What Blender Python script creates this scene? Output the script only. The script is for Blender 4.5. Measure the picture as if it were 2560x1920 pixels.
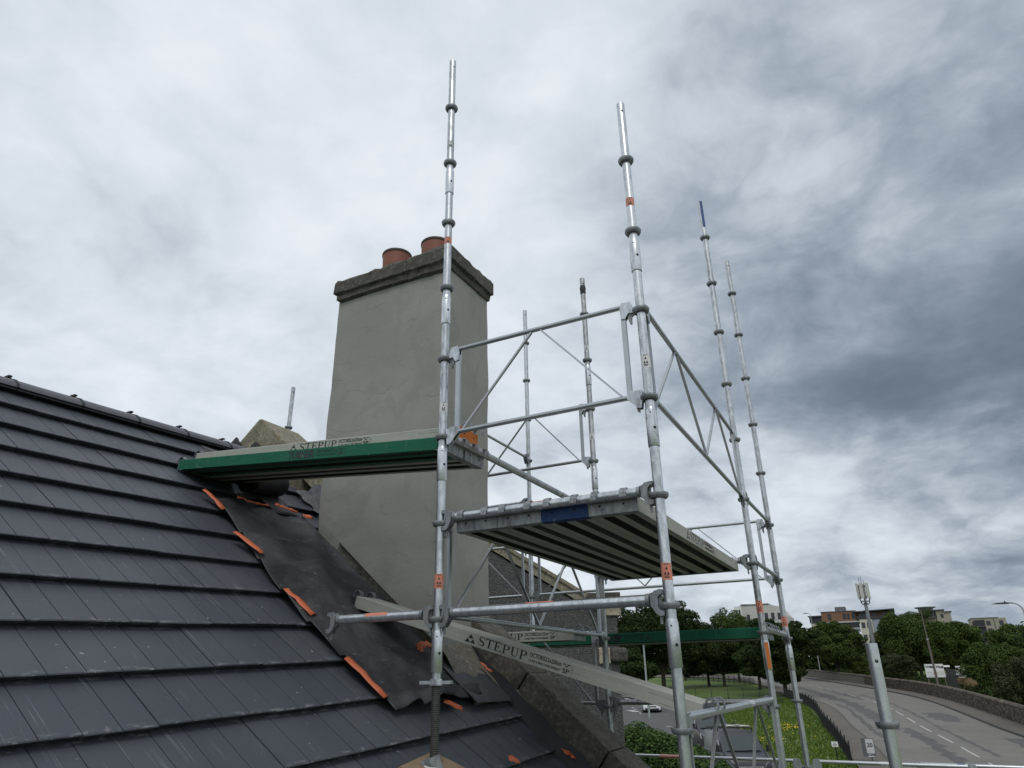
import bpy, bmesh, math, random
import numpy as np
from mathutils import Matrix, Vector

# ------------------------------------------------------------------ scene, camera, sky, sun, exposure
for o in list(bpy.data.objects):
    bpy.data.objects.remove(o)
SC = bpy.context.scene
COL = SC.collection
rng = random.Random(7)

YAW, PITCH, ROLL = math.radians(27.498), math.radians(23.114), math.radians(-0.866)
cyw, syw = math.cos(YAW), math.sin(YAW)
FW = Vector((-syw * math.cos(PITCH), cyw * math.cos(PITCH), math.sin(PITCH)))
R0 = Vector((cyw, syw, 0))
U0 = R0.cross(FW)
RT = R0 * math.cos(ROLL) + U0 * math.sin(ROLL)
UP = -R0 * math.sin(ROLL) + U0 * math.cos(ROLL)
cam_d = bpy.data.cameras.new('camera')
cam = bpy.data.objects.new('camera', cam_d)
COL.objects.link(cam)
cam.matrix_world = Matrix(((RT.x, UP.x, -FW.x, 0), (RT.y, UP.y, -FW.y, 0), (RT.z, UP.z, -FW.z, 0), (0, 0, 0, 1)))
cam_d.sensor_fit = 'HORIZONTAL'
cam_d.sensor_width = 36
cam_d.lens = 36 * 1723.8 / 2560
cam_d.clip_start = 0.05
cam_d.clip_end = 6000
SC.camera = cam

SUN_EL, SUN_AZ = math.radians(55), math.radians(150)      # azimuth clockwise from +Y
world = bpy.data.worlds.new('World')
SC.world = world
world.use_nodes = True
W = world.node_tree
W.nodes.clear()


def wn(t, **k):
    n = W.nodes.new(t)
    for a, b in k.items():
        setattr(n, a, b)
    return n


def build_sky():
    L = W.links.new
    out = wn('ShaderNodeOutputWorld')
    bg = wn('ShaderNodeBackground')
    bg.inputs['Strength'].default_value = 1.0
    L(bg.outputs[0], out.inputs[0])
    sky = wn('ShaderNodeTexSky', sky_type='NISHITA', sun_disc=False, sun_elevation=SUN_EL, sun_rotation=SUN_AZ)
    skm = wn('ShaderNodeVectorMath', operation='SCALE')
    skm.inputs['Scale'].default_value = 0.10
    L(sky.outputs[0], skm.inputs[0])
    tc = wn('ShaderNodeTexCoord')
    sep = wn('ShaderNodeSeparateXYZ')
    L(tc.outputs['Generated'], sep.inputs[0])

    def m(op, a, b=None, c=None, clamp=False):
        n = wn('ShaderNodeMath', operation=op, use_clamp=clamp)
        for i, v in enumerate((a, b, c)):
            if v is None:
                continue
            if isinstance(v, (int, float)):
                n.inputs[i].default_value = v
            else:
                L(v, n.inputs[i])
        return n.outputs[0]
    zpos = m('MAXIMUM', sep.outputs[2], 0.0)
    zd = m('ADD', zpos, 0.30)
    px = m('DIVIDE', sep.outputs[0], zd)
    py = m('DIVIDE', sep.outputs[1], zd)
    comb = wn('ShaderNodeCombineXYZ')
    L(px, comb.inputs[0]); L(py, comb.inputs[1])

    def noise(scale, detail, rough, dist, off):
        ad = wn('ShaderNodeVectorMath', operation='ADD')
        L(comb.outputs[0], ad.inputs[0])
        ad.inputs[1].default_value = off
        n = wn('ShaderNodeTexNoise')
        n.inputs['Scale'].default_value = scale
        n.inputs['Detail'].default_value = detail
        n.inputs['Roughness'].default_value = rough
        n.inputs['Distortion'].default_value = dist
        L(ad.outputs[0], n.inputs['Vector'])
        return n.outputs['Fac']
    # domain warp: curls the cloud edges
    wv = wn('ShaderNodeTexNoise')
    wv.inputs['Scale'].default_value = 2.6
    wv.inputs['Detail'].default_value = 4
    L(comb.outputs[0], wv.inputs['Vector'])
    w1 = wn('ShaderNodeVectorMath', operation='SUBTRACT')
    L(wv.outputs['Color'], w1.inputs[0])
    w1.inputs[1].default_value = (0.5, 0.5, 0.5)
    w2 = wn('ShaderNodeVectorMath', operation='SCALE')
    w2.inputs['Scale'].default_value = 0.22
    L(w1.outputs[0], w2.inputs[0])
    w3 = wn('ShaderNodeVectorMath', operation='ADD')
    L(comb.outputs[0], w3.inputs[0])
    L(w2.outputs[0], w3.inputs[1])

    def layer(scale, detail, rough, off):
        ad = wn('ShaderNodeVectorMath', operation='ADD')
        L(w3.outputs[0], ad.inputs[0])
        ad.inputs[1].default_value = off
        n = wn('ShaderNodeTexNoise')
        n.inputs['Scale'].default_value = scale
        n.inputs['Detail'].default_value = detail
        n.inputs['Roughness'].default_value = rough
        L(ad.outputs[0], n.inputs['Vector'])
        return n.outputs['Fac']
    big = layer(1.0, 3, 0.5, SKY_OFF[0])
    mid = layer(2.9, 10, 0.58, SKY_OFF[1])
    # rounded billows: folded noise gives puffs with firm lower edges
    fo = layer(4.6, 7, 0.55, SKY_OFF[2])
    fine = m('SUBTRACT', 0.85, m('ABSOLUTE', m('MULTIPLY', m('SUBTRACT', fo, 0.5), 3.2)))

    def bank(c, tight, amp):
        """a heavier or thinner bank of cloud round direction c"""
        v = wn('ShaderNodeVectorMath', operation='DOT_PRODUCT')
        nn = wn('ShaderNodeVectorMath', operation='NORMALIZE')
        L(tc.outputs['Generated'], nn.inputs[0])
        L(nn.outputs[0], v.inputs[0])
        v.inputs[1].default_value = Vector(c).normalized()
        e = m('POWER', 2.718, m('MULTIPLY', m('SUBTRACT', v.outputs['Value'], 1.0), tight))
        return m('MULTIPLY', e, amp)
    th = m('ADD', m('MULTIPLY', m('SUBTRACT', big, 0.5), SKY_A[0]), m('MULTIPLY', m('SUBTRACT', mid, 0.5), SKY_A[1]))
    th = m('ADD', th, m('MULTIPLY', m('SUBTRACT', fine, 0.5), SKY_A[2]))
    for b in SKY_BANKS:
        th = m('ADD', th, bank(*b))
    low = m('POWER', m('SUBTRACT', 1.0, zpos), 9.0)
    th = m('ADD', th, m('MULTIPLY', low, 0.22))
    fac = m('MULTIPLY_ADD', m('TANH', m('MULTIPLY', m('ADD', th, SKY_A[3] - 0.48), 1.45)), 0.5, 0.5)
    ramp = wn('ShaderNodeValToRGB')
    cr = ramp.color_ramp
    cr.elements[0].position = 0.0
    cr.elements[0].color = (0.93, 0.955, 0.975, 1)
    cr.elements[1].position = 1.0
    cr.elements[1].color = (0.100, 0.132, 0.172, 1)
    for p, c in ((0.2, (0.70, 0.752, 0.805)), (0.42, (0.53, 0.585, 0.648)), (0.62, (0.345, 0.402, 0.468)), (0.82, (0.198, 0.245, 0.305))):
        e = cr.elements.new(p)
        e.color = (*c, 1)
    L(fac, ramp.inputs[0])
    # a little clear sky tint through the thin parts
    thin = m('MULTIPLY', m('SUBTRACT', 0.55, fac, clamp=True), 0.25)
    mx = wn('ShaderNodeMixRGB')
    L(thin, mx.inputs[0]); L(ramp.outputs[0], mx.inputs[1]); L(skm.outputs[0], mx.inputs[2])
    L(mx.outputs[0], bg.inputs[0])


SKY_OFF = [(3.1, 7.7, 0.0), (6.3, 2.2, 1.0), (1.7, 5.1, 0.0)]
SKY_A = (0.9, 1.95, 0.36, -0.06)
SKY_BANKS = [((0.24, 0.85, 0.46), 9.5, 0.78), ((0.10, 0.945, 0.31), 40, 0.34), ((-0.03, 0.982, 0.175), 130, -0.30), ((-0.05, 0.76, 0.64), 40, 0.20), ((0.02, 0.995, 0.08), 200, 0.24)]
build_sky()

sun_d = bpy.data.lights.new('sun', 'SUN')
sun_d.energy = 1.1
sun_d.angle = math.radians(25)
sun_d.color = (1.0, 0.965, 0.92)
sun = bpy.data.objects.new('sun', sun_d)
COL.objects.link(sun)
sdir = Vector((math.sin(SUN_AZ) * math.cos(SUN_EL), math.cos(SUN_AZ) * math.cos(SUN_EL), math.sin(SUN_EL)))
sun.rotation_euler = (-sdir).to_track_quat('-Z', 'Y').to_euler()
SC.view_settings.view_transform = 'Standard'
SC.view_settings.look = 'None'
SC.view_settings.exposure = 0.12
SC.view_settings.gamma = 1.0
SC.view_settings.use_curve_mapping = False
try:
    SC.cycles.max_bounces = 6
    SC.cycles.use_denoising = True
except Exception:
    pass

# ------------------------------------------------------------------ materials
MATS = {}


class NT:
    def __init__(s, name, **bsdf):
        s.m = bpy.data.materials.new(name)
        s.m.use_nodes = True
        s.t = s.m.node_tree
        s.b = s.t.nodes['Principled BSDF']
        for k, v in bsdf.items():
            s.b.inputs[k.replace('_', ' ')].default_value = v
        MATS[name] = s.m

    def n(s, t, **k):
        x = s.t.nodes.new(t)
        for a, b in k.items():
            if a in x.inputs.keys() if hasattr(x.inputs, 'keys') else False:
                x.inputs[a].default_value = b
            else:
                setattr(x, a, b)
        return x

    def l(s, a, b):
        s.t.links.new(a, b)

    def pos(s, obj=False):
        return s.n('ShaderNodeTexCoord').outputs['Object'] if obj else s.n('ShaderNodeNewGeometry').outputs['Position']

    def noise(s, vec, scale, detail=4, rough=0.55, dist=0.0, out='Fac'):
        x = s.n('ShaderNodeTexNoise')
        x.inputs['Scale'].default_value = scale
        x.inputs['Detail'].default_value = detail
        x.inputs['Roughness'].default_value = rough
        x.inputs['Distortion'].default_value = dist
        s.l(vec, x.inputs['Vector'])
        return x.outputs[out]

    def scale(s, vec, sc):
        x = s.n('ShaderNodeMapping')
        x.inputs['Scale'].default_value = sc
        s.l(vec, x.inputs[0])
        return x.outputs[0]

    def ramp(s, fac, stops):
        x = s.n('ShaderNodeValToRGB')
        cr = x.color_ramp
        while len(cr.elements) < len(stops):
            cr.elements.new(0.5)
        for e, (p, c) in zip(cr.elements, stops):
            e.position = p
            e.color = (c, c, c, 1) if isinstance(c, (int, float)) else (*c, 1)
        s.l(fac, x.inputs[0])
        return x.outputs[0]

    def mix(s, fac, a, b, mode='MIX'):
        x = s.n('ShaderNodeMixRGB')
        x.blend_type = mode
        for i, v in enumerate((fac, a, b)):
            if isinstance(v, (int, float)):
                x.inputs[i].default_value = v if i == 0 else (v, v, v, 1)
            elif isinstance(v, tuple):
                x.inputs[i].default_value = (*v, 1)
            else:
                s.l(v, x.inputs[i])
        return x.outputs[0]

    def math(s, op, a, b=None, clamp=False):
        x = s.n('ShaderNodeMath')
        x.operation = op
        x.use_clamp = clamp
        for i, v in enumerate((a, b)):
            if v is None:
                continue
            if isinstance(v, (int, float)):
                x.inputs[i].default_value = v
            else:
                s.l(v, x.inputs[i])
        return x.outputs[0]

    def col(s, c):
        s.l(c, s.b.inputs['Base Color'])

    def rough(s, c):
        s.l(c, s.b.inputs['Roughness'])

    def bump(s, h, strength=0.3, dist=0.01):
        x = s.n('ShaderNodeBump')
        x.inputs['Strength'].default_value = strength
        x.inputs['Distance'].default_value = dist
        s.l(h, x.inputs['Height'])
        s.l(x.outputs[0], s.b.inputs['Normal'])


def simple(name, col, rough=0.6, metal=0.0, var=0.15, scale=8, bump=0.0, obj=False):
    t = NT(name, Roughness=rough, Metallic=metal)
    f = t.noise(t.pos(obj), scale, 5, 0.6)
    t.col(t.mix(f, tuple(c * (1 - var) for c in col), tuple(min(1, c * (1 + var)) for c in col)))
    if bump:
        t.bump(f, bump, 0.01)
    return t.m


def galv(name, lo, hi, rough=0.42, metal=0.75):
    t = NT(name, Metallic=metal, Roughness=rough)
    p = t.pos()
    a = t.noise(t.scale(p, (1, 1, .35)), 38, 6, 0.65, 0.6)
    b = t.noise(p, 170, 3, 0.6)
    c = t.noise(t.scale(p, (1, 1, .12)), 9, 4, 0.6)
    base = t.ramp(a, [(0.30, tuple(x * .72 for x in lo)), (0.44, lo), (0.62, hi)])
    base = t.mix(t.ramp(c, [(0.4, 0.0), (0.62, 0.45)]), base, tuple(x * 1.18 for x in hi))
    sc = t.ramp(b, [(0.30, 1.0), (0.37, 0.0)])
    base = t.mix(t.math('MULTIPLY', sc, 0.6), base, (0.07, 0.075, 0.08))
    t.col(base)
    t.rough(t.ramp(a, [(0.3, rough + .14), (0.65, rough - .08)]))
    t.bump(b, 0.12, 0.002)
    return t.m


galv('galv', (0.33, 0.345, 0.36), (0.54, 0.565, 0.585), 0.36, 0.90)
simple('galv_rail', (0.42, 0.44, 0.455), 0.36, 0.9, 0.22, 14)
simple('galv_rail_bright', (0.55, 0.57, 0.585), 0.32, 0.9, 0.2, 14)
simple('channel_shade', (0.085, 0.085, 0.082), 0.8, 0.0, 0.3, 9)  # board channel colour, kept dark to paint in the shade of the grooves
galv('galv_bright', (0.42, 0.44, 0.46), (0.63, 0.65, 0.67), 0.31, 0.92)
galv('galv_dull', (0.28, 0.29, 0.30), (0.44, 0.455, 0.46), 0.45, 0.80)
galv('cast', (0.15, 0.16, 0.17), (0.27, 0.285, 0.30), 0.52, 0.55)
galv('cap_steel', (0.17, 0.18, 0.19), (0.26, 0.27, 0.28), 0.55, 0.5)
simple('hole', (0.008, 0.008, 0.009), 0.9)
simple('steel_thread', (0.10, 0.098, 0.092), 0.5, 0.6, 0.4, 60)


def plank_mat(name, base, dirt, edge):
    t = NT(name, Roughness=0.75, Specular_IOR_Level=0.2)
    p = t.pos(True)
    a = t.noise(t.scale(p, (1.2, 8, 8)), 5, 7, 0.65)
    b = t.noise(p, 60, 4, 0.6)
    c = t.noise(t.scale(p, (30, 2, 2)), 3, 3, 0.6)
    col = t.mix(t.ramp(a, [(0.35, 0.0), (0.75, 0.55)]), base, dirt)
    col = t.mix(t.ramp(b, [(0.66, 0.0), (0.72, 0.7)]), col, edge)
    col = t.mix(t.ramp(c, [(0.62, 0.0), (0.7, 0.25)]), col, edge)
    spl = t.ramp(t.noise(p, 17, 5, 0.65, 0.4), [(0.63, 0.0), (0.69, 0.8)])
    col = t.mix(t.math('MULTIPLY', spl, 0.55), col, (0.33, 0.32, 0.29))
    scf = t.ramp(t.noise(t.scale(p, (.7, 14, 14)), 6, 4, 0.6), [(0.60, 0.0), (0.66, 0.6)])
    col = t.mix(scf, col, tuple(x * .55 for x in dirt))
    t.col(col)
    t.rough(t.ramp(a, [(0.3, 0.68), (0.7, 0.88)]))
    return t.m


plank_mat('plank_grey', (0.37, 0.375, 0.335), (0.27, 0.27, 0.24), (0.50, 0.49, 0.44))
plank_mat('plank_green', (0.010, 0.108, 0.062), (0.035, 0.135, 0.09), (0.16, 0.27, 0.21))
plank_mat('cap_orange', (0.50, 0.15, 0.035), (0.55, 0.17, 0.05), (0.45, 0.40, 0.35))
plank_mat('cap_blue', (0.014, 0.045, 0.14), (0.07, 0.085, 0.12), (0.17, 0.18, 0.20))
simple('ink', (0.012, 0.013, 0.017), 0.5)
simple('ink_grey', (0.014, 0.024, 0.024), 0.5)
simple('sticker_orange', (0.56, 0.205, 0.135), 0.5, 0, 0.2, 90)
simple('sticker_white', (0.62, 0.63, 0.62), 0.5, 0, 0.2, 60)
simple('paint_blue', (0.02, 0.06, 0.20), 0.5, 0, 0.3, 40)
simple('tape_black', (0.015, 0.015, 0.016), 0.6)
simple('tape_orange', (0.46, 0.105, 0.036), 0.55, 0, 0.18, 25)


def tile_mat():
    t = NT('roof_tile')
    p = t.pos()
    dv, tv = ROOF_D, ROOF_T

    def dot(v):
        x = t.n('ShaderNodeVectorMath')
        x.operation = 'DOT_PRODUCT'
        t.l(p, x.inputs[0])
        x.inputs[1].default_value = v
        return x.outputs['Value']
    u, s = dot(dv), dot(tv)
    cb = t.n('ShaderNodeCombineXYZ')
    t.l(u, cb.inputs[0]); t.l(s, cb.inputs[1])
    uv = cb.outputs[0]
    grain = t.noise(t.scale(uv, (26, 5, 1)), 6, 6, 0.65)
    blot = t.noise(uv, 2.2, 4, 0.6)
    ob = t.n('ShaderNodeObjectInfo')
    rnd = ob.outputs['Random']
    base = t.mix(grain, (0.039, 0.046, 0.056), (0.056, 0.064, 0.077))
    base = t.mix(t.ramp(blot, [(0.35, 0.0), (0.7, 0.5)]), base, (0.076, 0.083, 0.093))
    base = t.mix(t.math('MULTIPLY', rnd, 0.75), base, (0.036, 0.043, 0.055))
    # pale run marks down the slope, only here and there
    run = t.noise(t.scale(uv, (48, 0.9, 1)), 1.0, 2, 0.4, 0.25)
    run = t.ramp(run, [(0.635, 0.0), (0.66, 1.0), (0.68, 1.0), (0.705, 0.0)])
    where = t.ramp(t.noise(uv, 1.3, 2, 0.5), [(0.44, 0.0), (0.56, 1.0)])
    brk = t.ramp(t.noise(t.scale(uv, (6, 5, 1)), 1.0, 2, 0.5), [(0.46, 0.0), (0.56, 1.0)])
    runm = t.math('MULTIPLY', t.math('MULTIPLY', run, where), t.math('MULTIPLY', brk, 0.22))
    base = t.mix(runm, base, (0.30, 0.31, 0.32))
    # mortar rubbed on the leading edges
    fr = t.math('FRACT', t.math('DIVIDE', t.math('SUBTRACT', s, ROOF_S0), ROOF_G))
    edge = t.ramp(fr, [(0.90, 0.0), (0.955, 1.0)])
    em = t.ramp(t.noise(t.scale(uv, (9, 22, 1)), 1.6, 5, 0.7), [(0.53, 0.0), (0.61, 1.0)])
    low = t.ramp(t.math('MULTIPLY', s, -0.2), [(0.10, 1.0), (0.75, 0.15)])
    em = t.math('MULTIPLY', t.math('MULTIPLY', edge, em), t.math('MULTIPLY', low, 0.55))
    base = t.mix(em, base, (0.34, 0.355, 0.36))
    sp = t.ramp(t.noise(uv, 31, 1, 0.4), [(0.765, 0.0), (0.785, 1.0)])
    base = t.mix(t.math('MULTIPLY', sp, 0.5), base, (0.38, 0.39, 0.39))
    t.col(base)
    t.rough(t.ramp(grain, [(0.3, 0.46), (0.7, 0.60)]))
    t.bump(grain, 0.15, 0.004)


def felt_mat():
    t = NT('membrane')
    p = t.pos()
    cl = t.noise(p, 3.2, 6, 0.65, 0.6)
    f = t.noise(p, 24, 6, 0.7)
    base = t.mix(t.ramp(cl, [(0.38, 0.0), (0.70, 0.80)]), (0.014, 0.015, 0.018), (0.066, 0.070, 0.078))
    base = t.mix(t.ramp(f, [(0.52, 0.0), (0.75, 0.22)]), base, (0.085, 0.09, 0.097))
    sc = t.ramp(t.noise(t.scale(p, (18, 3, 18)), 2.2, 3, 0.5, 1.2), [(0.672, 0.0), (0.685, 1.0), (0.698, 0.0)])
    base = t.mix(t.math('MULTIPLY', sc, 0.5), base, (0.42, 0.42, 0.42))
    sp = t.ramp(t.noise(p, 34, 2, 0.5), [(0.74, 0.0), (0.77, 1.0)])
    base = t.mix(t.math('MULTIPLY', sp, 0.55), base, (0.42, 0.42, 0.41))
    t.col(base)
    t.rough(t.ramp(cl, [(0.4, 0.58), (0.7, 0.78)]))
    t.bump(f, 0.2, 0.01)


def render_mat():
    t = NT('cement_render', Roughness=0.85)
    p = t.pos()
    a = t.noise(t.scale(p, (1, 1, 1.4)), 1.5, 5, 0.55, 0.8)
    b = t.noise(t.scale(p, (2, 2, 5)), 4.0, 6, 0.62, 1.0)
    c = t.noise(p, 45, 5, 0.7)
    base = t.mix(t.ramp(a, [(0.3, 0.0), (0.7, 1.0)]), (0.232, 0.234, 0.212), (0.282, 0.284, 0.260))
    base = t.mix(t.ramp(b, [(0.44, 0.0), (0.5, 0.30), (0.54, 0.05), (0.75, 0.25)]), base, (0.243, 0.241, 0.212))
    wet = t.ramp(t.noise(t.scale(p, (1, 1, .6)), 2.6, 4, 0.5, 1.5), [(0.56, 0.0), (0.60, 0.32), (0.78, 0.45)])
    base = t.mix(wet, base, (0.198, 0.199, 0.180))
    # trowel laps: thin curved ridges where one pass of render overlaps the last
    lap = t.noise(t.scale(p, (.9, .9, 1.6)), 1.7, 2, 0.4, 2.6)
    lapl = t.ramp(lap, [(0.485, 0.0), (0.5, 1.0), (0.507, 0.0)])
    br = t.ramp(t.noise(p, 3.1, 2, 0.5), [(0.50, 0.0), (0.58, 1.0)])
    base = t.mix(t.math('MULTIPLY', t.math('MULTIPLY', lapl, br), 0.42), base, (0.15, 0.152, 0.134))
    grit = t.noise(p, 140, 3, 0.7)
    base = t.mix(t.ramp(grit, [(0.36, 0.30), (0.46, 0.0)]), base, (0.13, 0.13, 0.115))
    rain = t.noise(t.scale(p, (9, 9, .45)), 2.0, 4, 0.6)
    base = t.mix(t.ramp(rain, [(0.55, 0.0), (0.72, 0.12)]), base, (0.17, 0.172, 0.15))
    t.col(base)
    h = t.math('ADD', t.math('MULTIPLY', b, 0.9), t.math('ADD', t.math('MULTIPLY', c, 0.18), t.math('MULTIPLY', t.ramp(lap, [(0.49, 0.0), (0.5, 0.8)]), br)))
    t.bump(h, 0.13, 0.012)


def stone_mat(name, lo, hi, lich, amount, bump=0.6):
    t = NT(name, Roughness=0.9)
    p = t.pos()
    a = t.noise(p, 6, 7, 0.7)
    b = t.noise(p, 34, 5, 0.7)
    c = t.noise(p, 11, 5, 0.7, 0.5)
    base = t.mix(t.ramp(a, [(0.3, 0.0), (0.7, 1.0)]), lo, hi)
    base = t.mix(t.ramp(b, [(0.52, 0.0), (0.64, 0.55)]), base, tuple(min(1, x * 1.9) for x in hi))
    base = t.mix(t.ramp(b, [(0.34, 0.6), (0.44, 0.0)]), base, tuple(x * .35 for x in lo))
    base = t.mix(t.ramp(c, [(0.58 - amount, 0.0), (0.74 - amount, 0.7)]), base, lich)
    t.col(base)
    t.bump(t.math('ADD', a, t.math('MULTIPLY', b, 0.5)), bump, 0.012)
    return t.m


def harl_mat():
    t = NT('roughcast', Roughness=0.95)
    p = t.pos()
    v = t.n('ShaderNodeTexVoronoi')
    v.inputs['Scale'].default_value = 85
    t.l(p, v.inputs['Vector'])
    a = t.noise(p, 2.2, 4, 0.6)
    rgb = t.ramp(v.outputs['Color'], [(0.15, (0.045, 0.045, 0.047)), (0.5, (0.092, 0.092, 0.092)), (0.85, (0.17, 0.168, 0.162))])
    rgb = t.mix(t.ramp(a, [(0.4, 0.0), (0.7, 0.45)]), rgb, (0.08, 0.08, 0.081))
    t.col(rgb)
    t.bump(v.outputs['Distance'], 0.9, 0.02)


def leaf_mat(name, dark, mid, light):
    t = NT(name, Roughness=0.75, Specular_IOR_Level=0.15)
    g = t.n('ShaderNodeNewGeometry')
    r = g.outputs['Random Per Island']
    big = t.noise(g.outputs['Position'], 0.55, 3, 0.5)
    c = t.ramp(r, [(0.0, dark), (0.55, mid), (1.0, light)])
    c = t.mix(t.ramp(big, [(0.35, 0.0), (0.68, 0.45)]), c, light)
    t.col(c)
    tr = t.n('ShaderNodeBsdfTranslucent')
    t.l(c, tr.inputs[0])
    ms = t.n('ShaderNodeMixShader')
    ms.inputs[0].default_value = 0.18
    out = [x for x in t.t.nodes if x.type == 'OUTPUT_MATERIAL'][0]
    t.l(t.b.outputs[0], ms.inputs[1])
    t.l(tr.outputs[0], ms.inputs[2])
    t.l(ms.outputs[0], out.inputs[0])


def grass_mat():
    t = NT('grass_ground', Roughness=0.9)
    p = t.pos()
    a = t.noise(p, 0.16, 5, 0.6)
    b = t.noise(t.scale(p, (1, .6, 1)), 1.9, 6, 0.7)
    base = t.mix(t.ramp(b, [(0.3, 0.0), (0.72, 1.0)]), (0.048, 0.092, 0.010), (0.100, 0.160, 0.020))
    base = t.mix(t.ramp(a, [(0.4, 0.0), (0.7, 0.5)]), base, (0.115, 0.150, 0.028))
    t.col(base)
    t.bump(b, 0.5, 0.1)


def asphalt_mat(name, lo, hi):
    t = NT(name, Roughness=0.85)
    p = t.pos()
    a = t.noise(p, 0.35, 6, 0.65)
    b = t.noise(p, 14, 4, 0.7)
    base = t.mix(t.ramp(a, [(0.3, 0.0), (0.7, 1.0)]), lo, hi)
    base = t.mix(t.ramp(b, [(0.4, 0.0), (0.7, 0.35)]), base, tuple(x * 1.5 for x in hi))
    cr = t.ramp(t.noise(p, 0.9, 3, 0.5, 1.5), [(0.493, 0.0), (0.5, 1.0), (0.507, 0.0)])
    base = t.mix(t.math('MULTIPLY', cr, 0.5), base, tuple(x * .45 for x in lo))
    t.col(base)


# roof plane found from the tile grid
ROOF_N = Vector((0.64003155, -0.02551685, 0.76792481))
ROOF_T = Vector((0.76825259, 0.03705458, -0.63907348))    # down the slope
ROOF_D = Vector((-0.01214799, 0.99898741, 0.04331949))    # along the ridge
ROOF_O = -1.80533199
ROOF_S0, ROOF_G = -4.60513, 0.31138
tile_mat(); felt_mat(); render_mat(); harl_mat(); grass_mat()
stone_mat('skew_stone', (0.050, 0.046, 0.038), (0.105, 0.096, 0.078), (0.15, 0.14, 0.105), 0.02)
stone_mat('cap_stone', (0.040, 0.038, 0.032), (0.088, 0.082, 0.070), (0.15, 0.138, 0.095), -0.03, 0.8)
stone_mat('moss_stone', (0.13, 0.12, 0.085), (0.24, 0.22, 0.165), (0.19, 0.155, 0.035), 0.04)
stone_mat('pale_stone', (0.26, 0.23, 0.17), (0.38, 0.34, 0.26), (0.12, 0.10, 0.08), 0.0)
stone_mat('wall_stone', (0.060, 0.050, 0.040), (0.150, 0.130, 0.106), (0.055, 0.056, 0.035), 0.03)
stone_mat('masonry_core', (0.10, 0.095, 0.08), (0.2, 0.19, 0.155), (0.15, 0.13, 0.10), 0.0)
stone_mat('mortar', (0.10, 0.093, 0.077), (0.165, 0.153, 0.128), (0.21, 0.20, 0.175), 0.0, 1.0)
t_ = MATS['wall_stone'].node_tree
g_n = t_.nodes.new('ShaderNodeNewGeometry')
rp_n = t_.nodes.new('ShaderNodeValToRGB')
rp_n.color_ramp.elements[0].color = (0.38, 0.34, 0.30, 1)
rp_n.color_ramp.elements[1].color = (1.15, 1.08, 1.0, 1)
t_.links.new(g_n.outputs['Random Per Island'], rp_n.inputs[0])
mx_n = t_.nodes.new('ShaderNodeMixRGB')
mx_n.blend_type = 'MULTIPLY'
mx_n.inputs[0].default_value = 1.0
bs_n = t_.nodes['Principled BSDF']
old = bs_n.inputs['Base Color'].links[0].from_socket
t_.links.new(old, mx_n.inputs[1]); t_.links.new(rp_n.outputs[0], mx_n.inputs[2]); t_.links.new(mx_n.outputs[0], bs_n.inputs['Base Color'])
simple('lead', (0.055, 0.058, 0.066), 0.5, 0.2, 0.5, 22, 0.4)
simple('lead_torn', (0.12, 0.125, 0.14), 0.6, 0.1, 0.7, 30, 0.6)
simple('upstand_black', (0.012, 0.012, 0.014), 0.55, 0, 0.4, 14, 0.2)
simple('ridge_tile', (0.075, 0.079, 0.092), 0.5, 0, 0.25, 14, 0.1)
simple('ridge_clip', (0.012, 0.012, 0.013), 0.5)
simple('batten_dark', (0.02, 0.02, 0.022), 0.8)
simple('terracotta', (0.205, 0.068, 0.042), 0.62, 0, 0.18, 5)
simple('pot_rim', (0.045, 0.030, 0.026), 0.6)
simple('timber', (0.19, 0.14, 0.085), 0.8, 0, 0.35, 16, 0.3)
simple('timber_end', (0.20, 0.135, 0.075), 0.85, 0, 0.35, 30, 0.3)
simple('rag_white', (0.5, 0.5, 0.48), 0.9)
asphalt_mat('asphalt', (0.118, 0.110, 0.100), (0.165, 0.155, 0.140))
asphalt_mat('asphalt_dark', (0.066, 0.064, 0.062), (0.090, 0.087, 0.083))
asphalt_mat('asphalt_park', (0.055, 0.055, 0.056), (0.08, 0.08, 0.08))
asphalt_mat('footway', (0.080, 0.072, 0.060), (0.115, 0.103, 0.086))
simple('kerb', (0.075, 0.072, 0.066), 0.9, 0, 0.3, 3)
simple('road_white', (0.42, 0.42, 0.40), 0.7, 0, 0.2, 6)
simple('iron_black', (0.010, 0.010, 0.011), 0.5)
simple('bark', (0.05, 0.04, 0.03), 0.9, 0, 0.4, 10)
leaf_mat('leaf_dark', (0.009, 0.020, 0.006), (0.022, 0.041, 0.011), (0.054, 0.082, 0.022))
leaf_mat('leaf_mid', (0.018, 0.038, 0.009), (0.046, 0.080, 0.018), (0.100, 0.142, 0.035))
leaf_mat('leaf_bright', (0.022, 0.046, 0.010), (0.056, 0.094, 0.019), (0.115, 0.158, 0.038))
leaf_mat('leaf_hedge', (0.018, 0.042, 0.012), (0.045, 0.090, 0.024), (0.10, 0.160, 0.045))
leaf_mat('leaf_olive', (0.020, 0.032, 0.014), (0.045, 0.062, 0.026), (0.090, 0.108, 0.050))
leaf_mat('blade', (0.032, 0.070, 0.008), (0.078, 0.130, 0.016), (0.135, 0.180, 0.032))
simple('flower_yellow', (0.72, 0.50, 0.02), 0.7, 0, 0.2, 3)
simple('flower_white', (0.65, 0.66, 0.55), 0.7)
simple('paint_van', (0.028, 0.031, 0.036), 0.35, 0.0, 0.1, 3)
simple('paint_white', (0.66, 0.67, 0.68), 0.25, 0.0, 0.05, 3)
simple('plastic_black', (0.012, 0.012, 0.013), 0.5)
simple('rubber', (0.012, 0.012, 0.012), 0.8)
simple('chrome', (0.6, 0.6, 0.62), 0.2, 0.9)
simple('stripe_yellow', (0.45, 0.26, 0.03), 0.5)
simple('stripe_pale', (0.35, 0.36, 0.36), 0.5)
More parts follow.
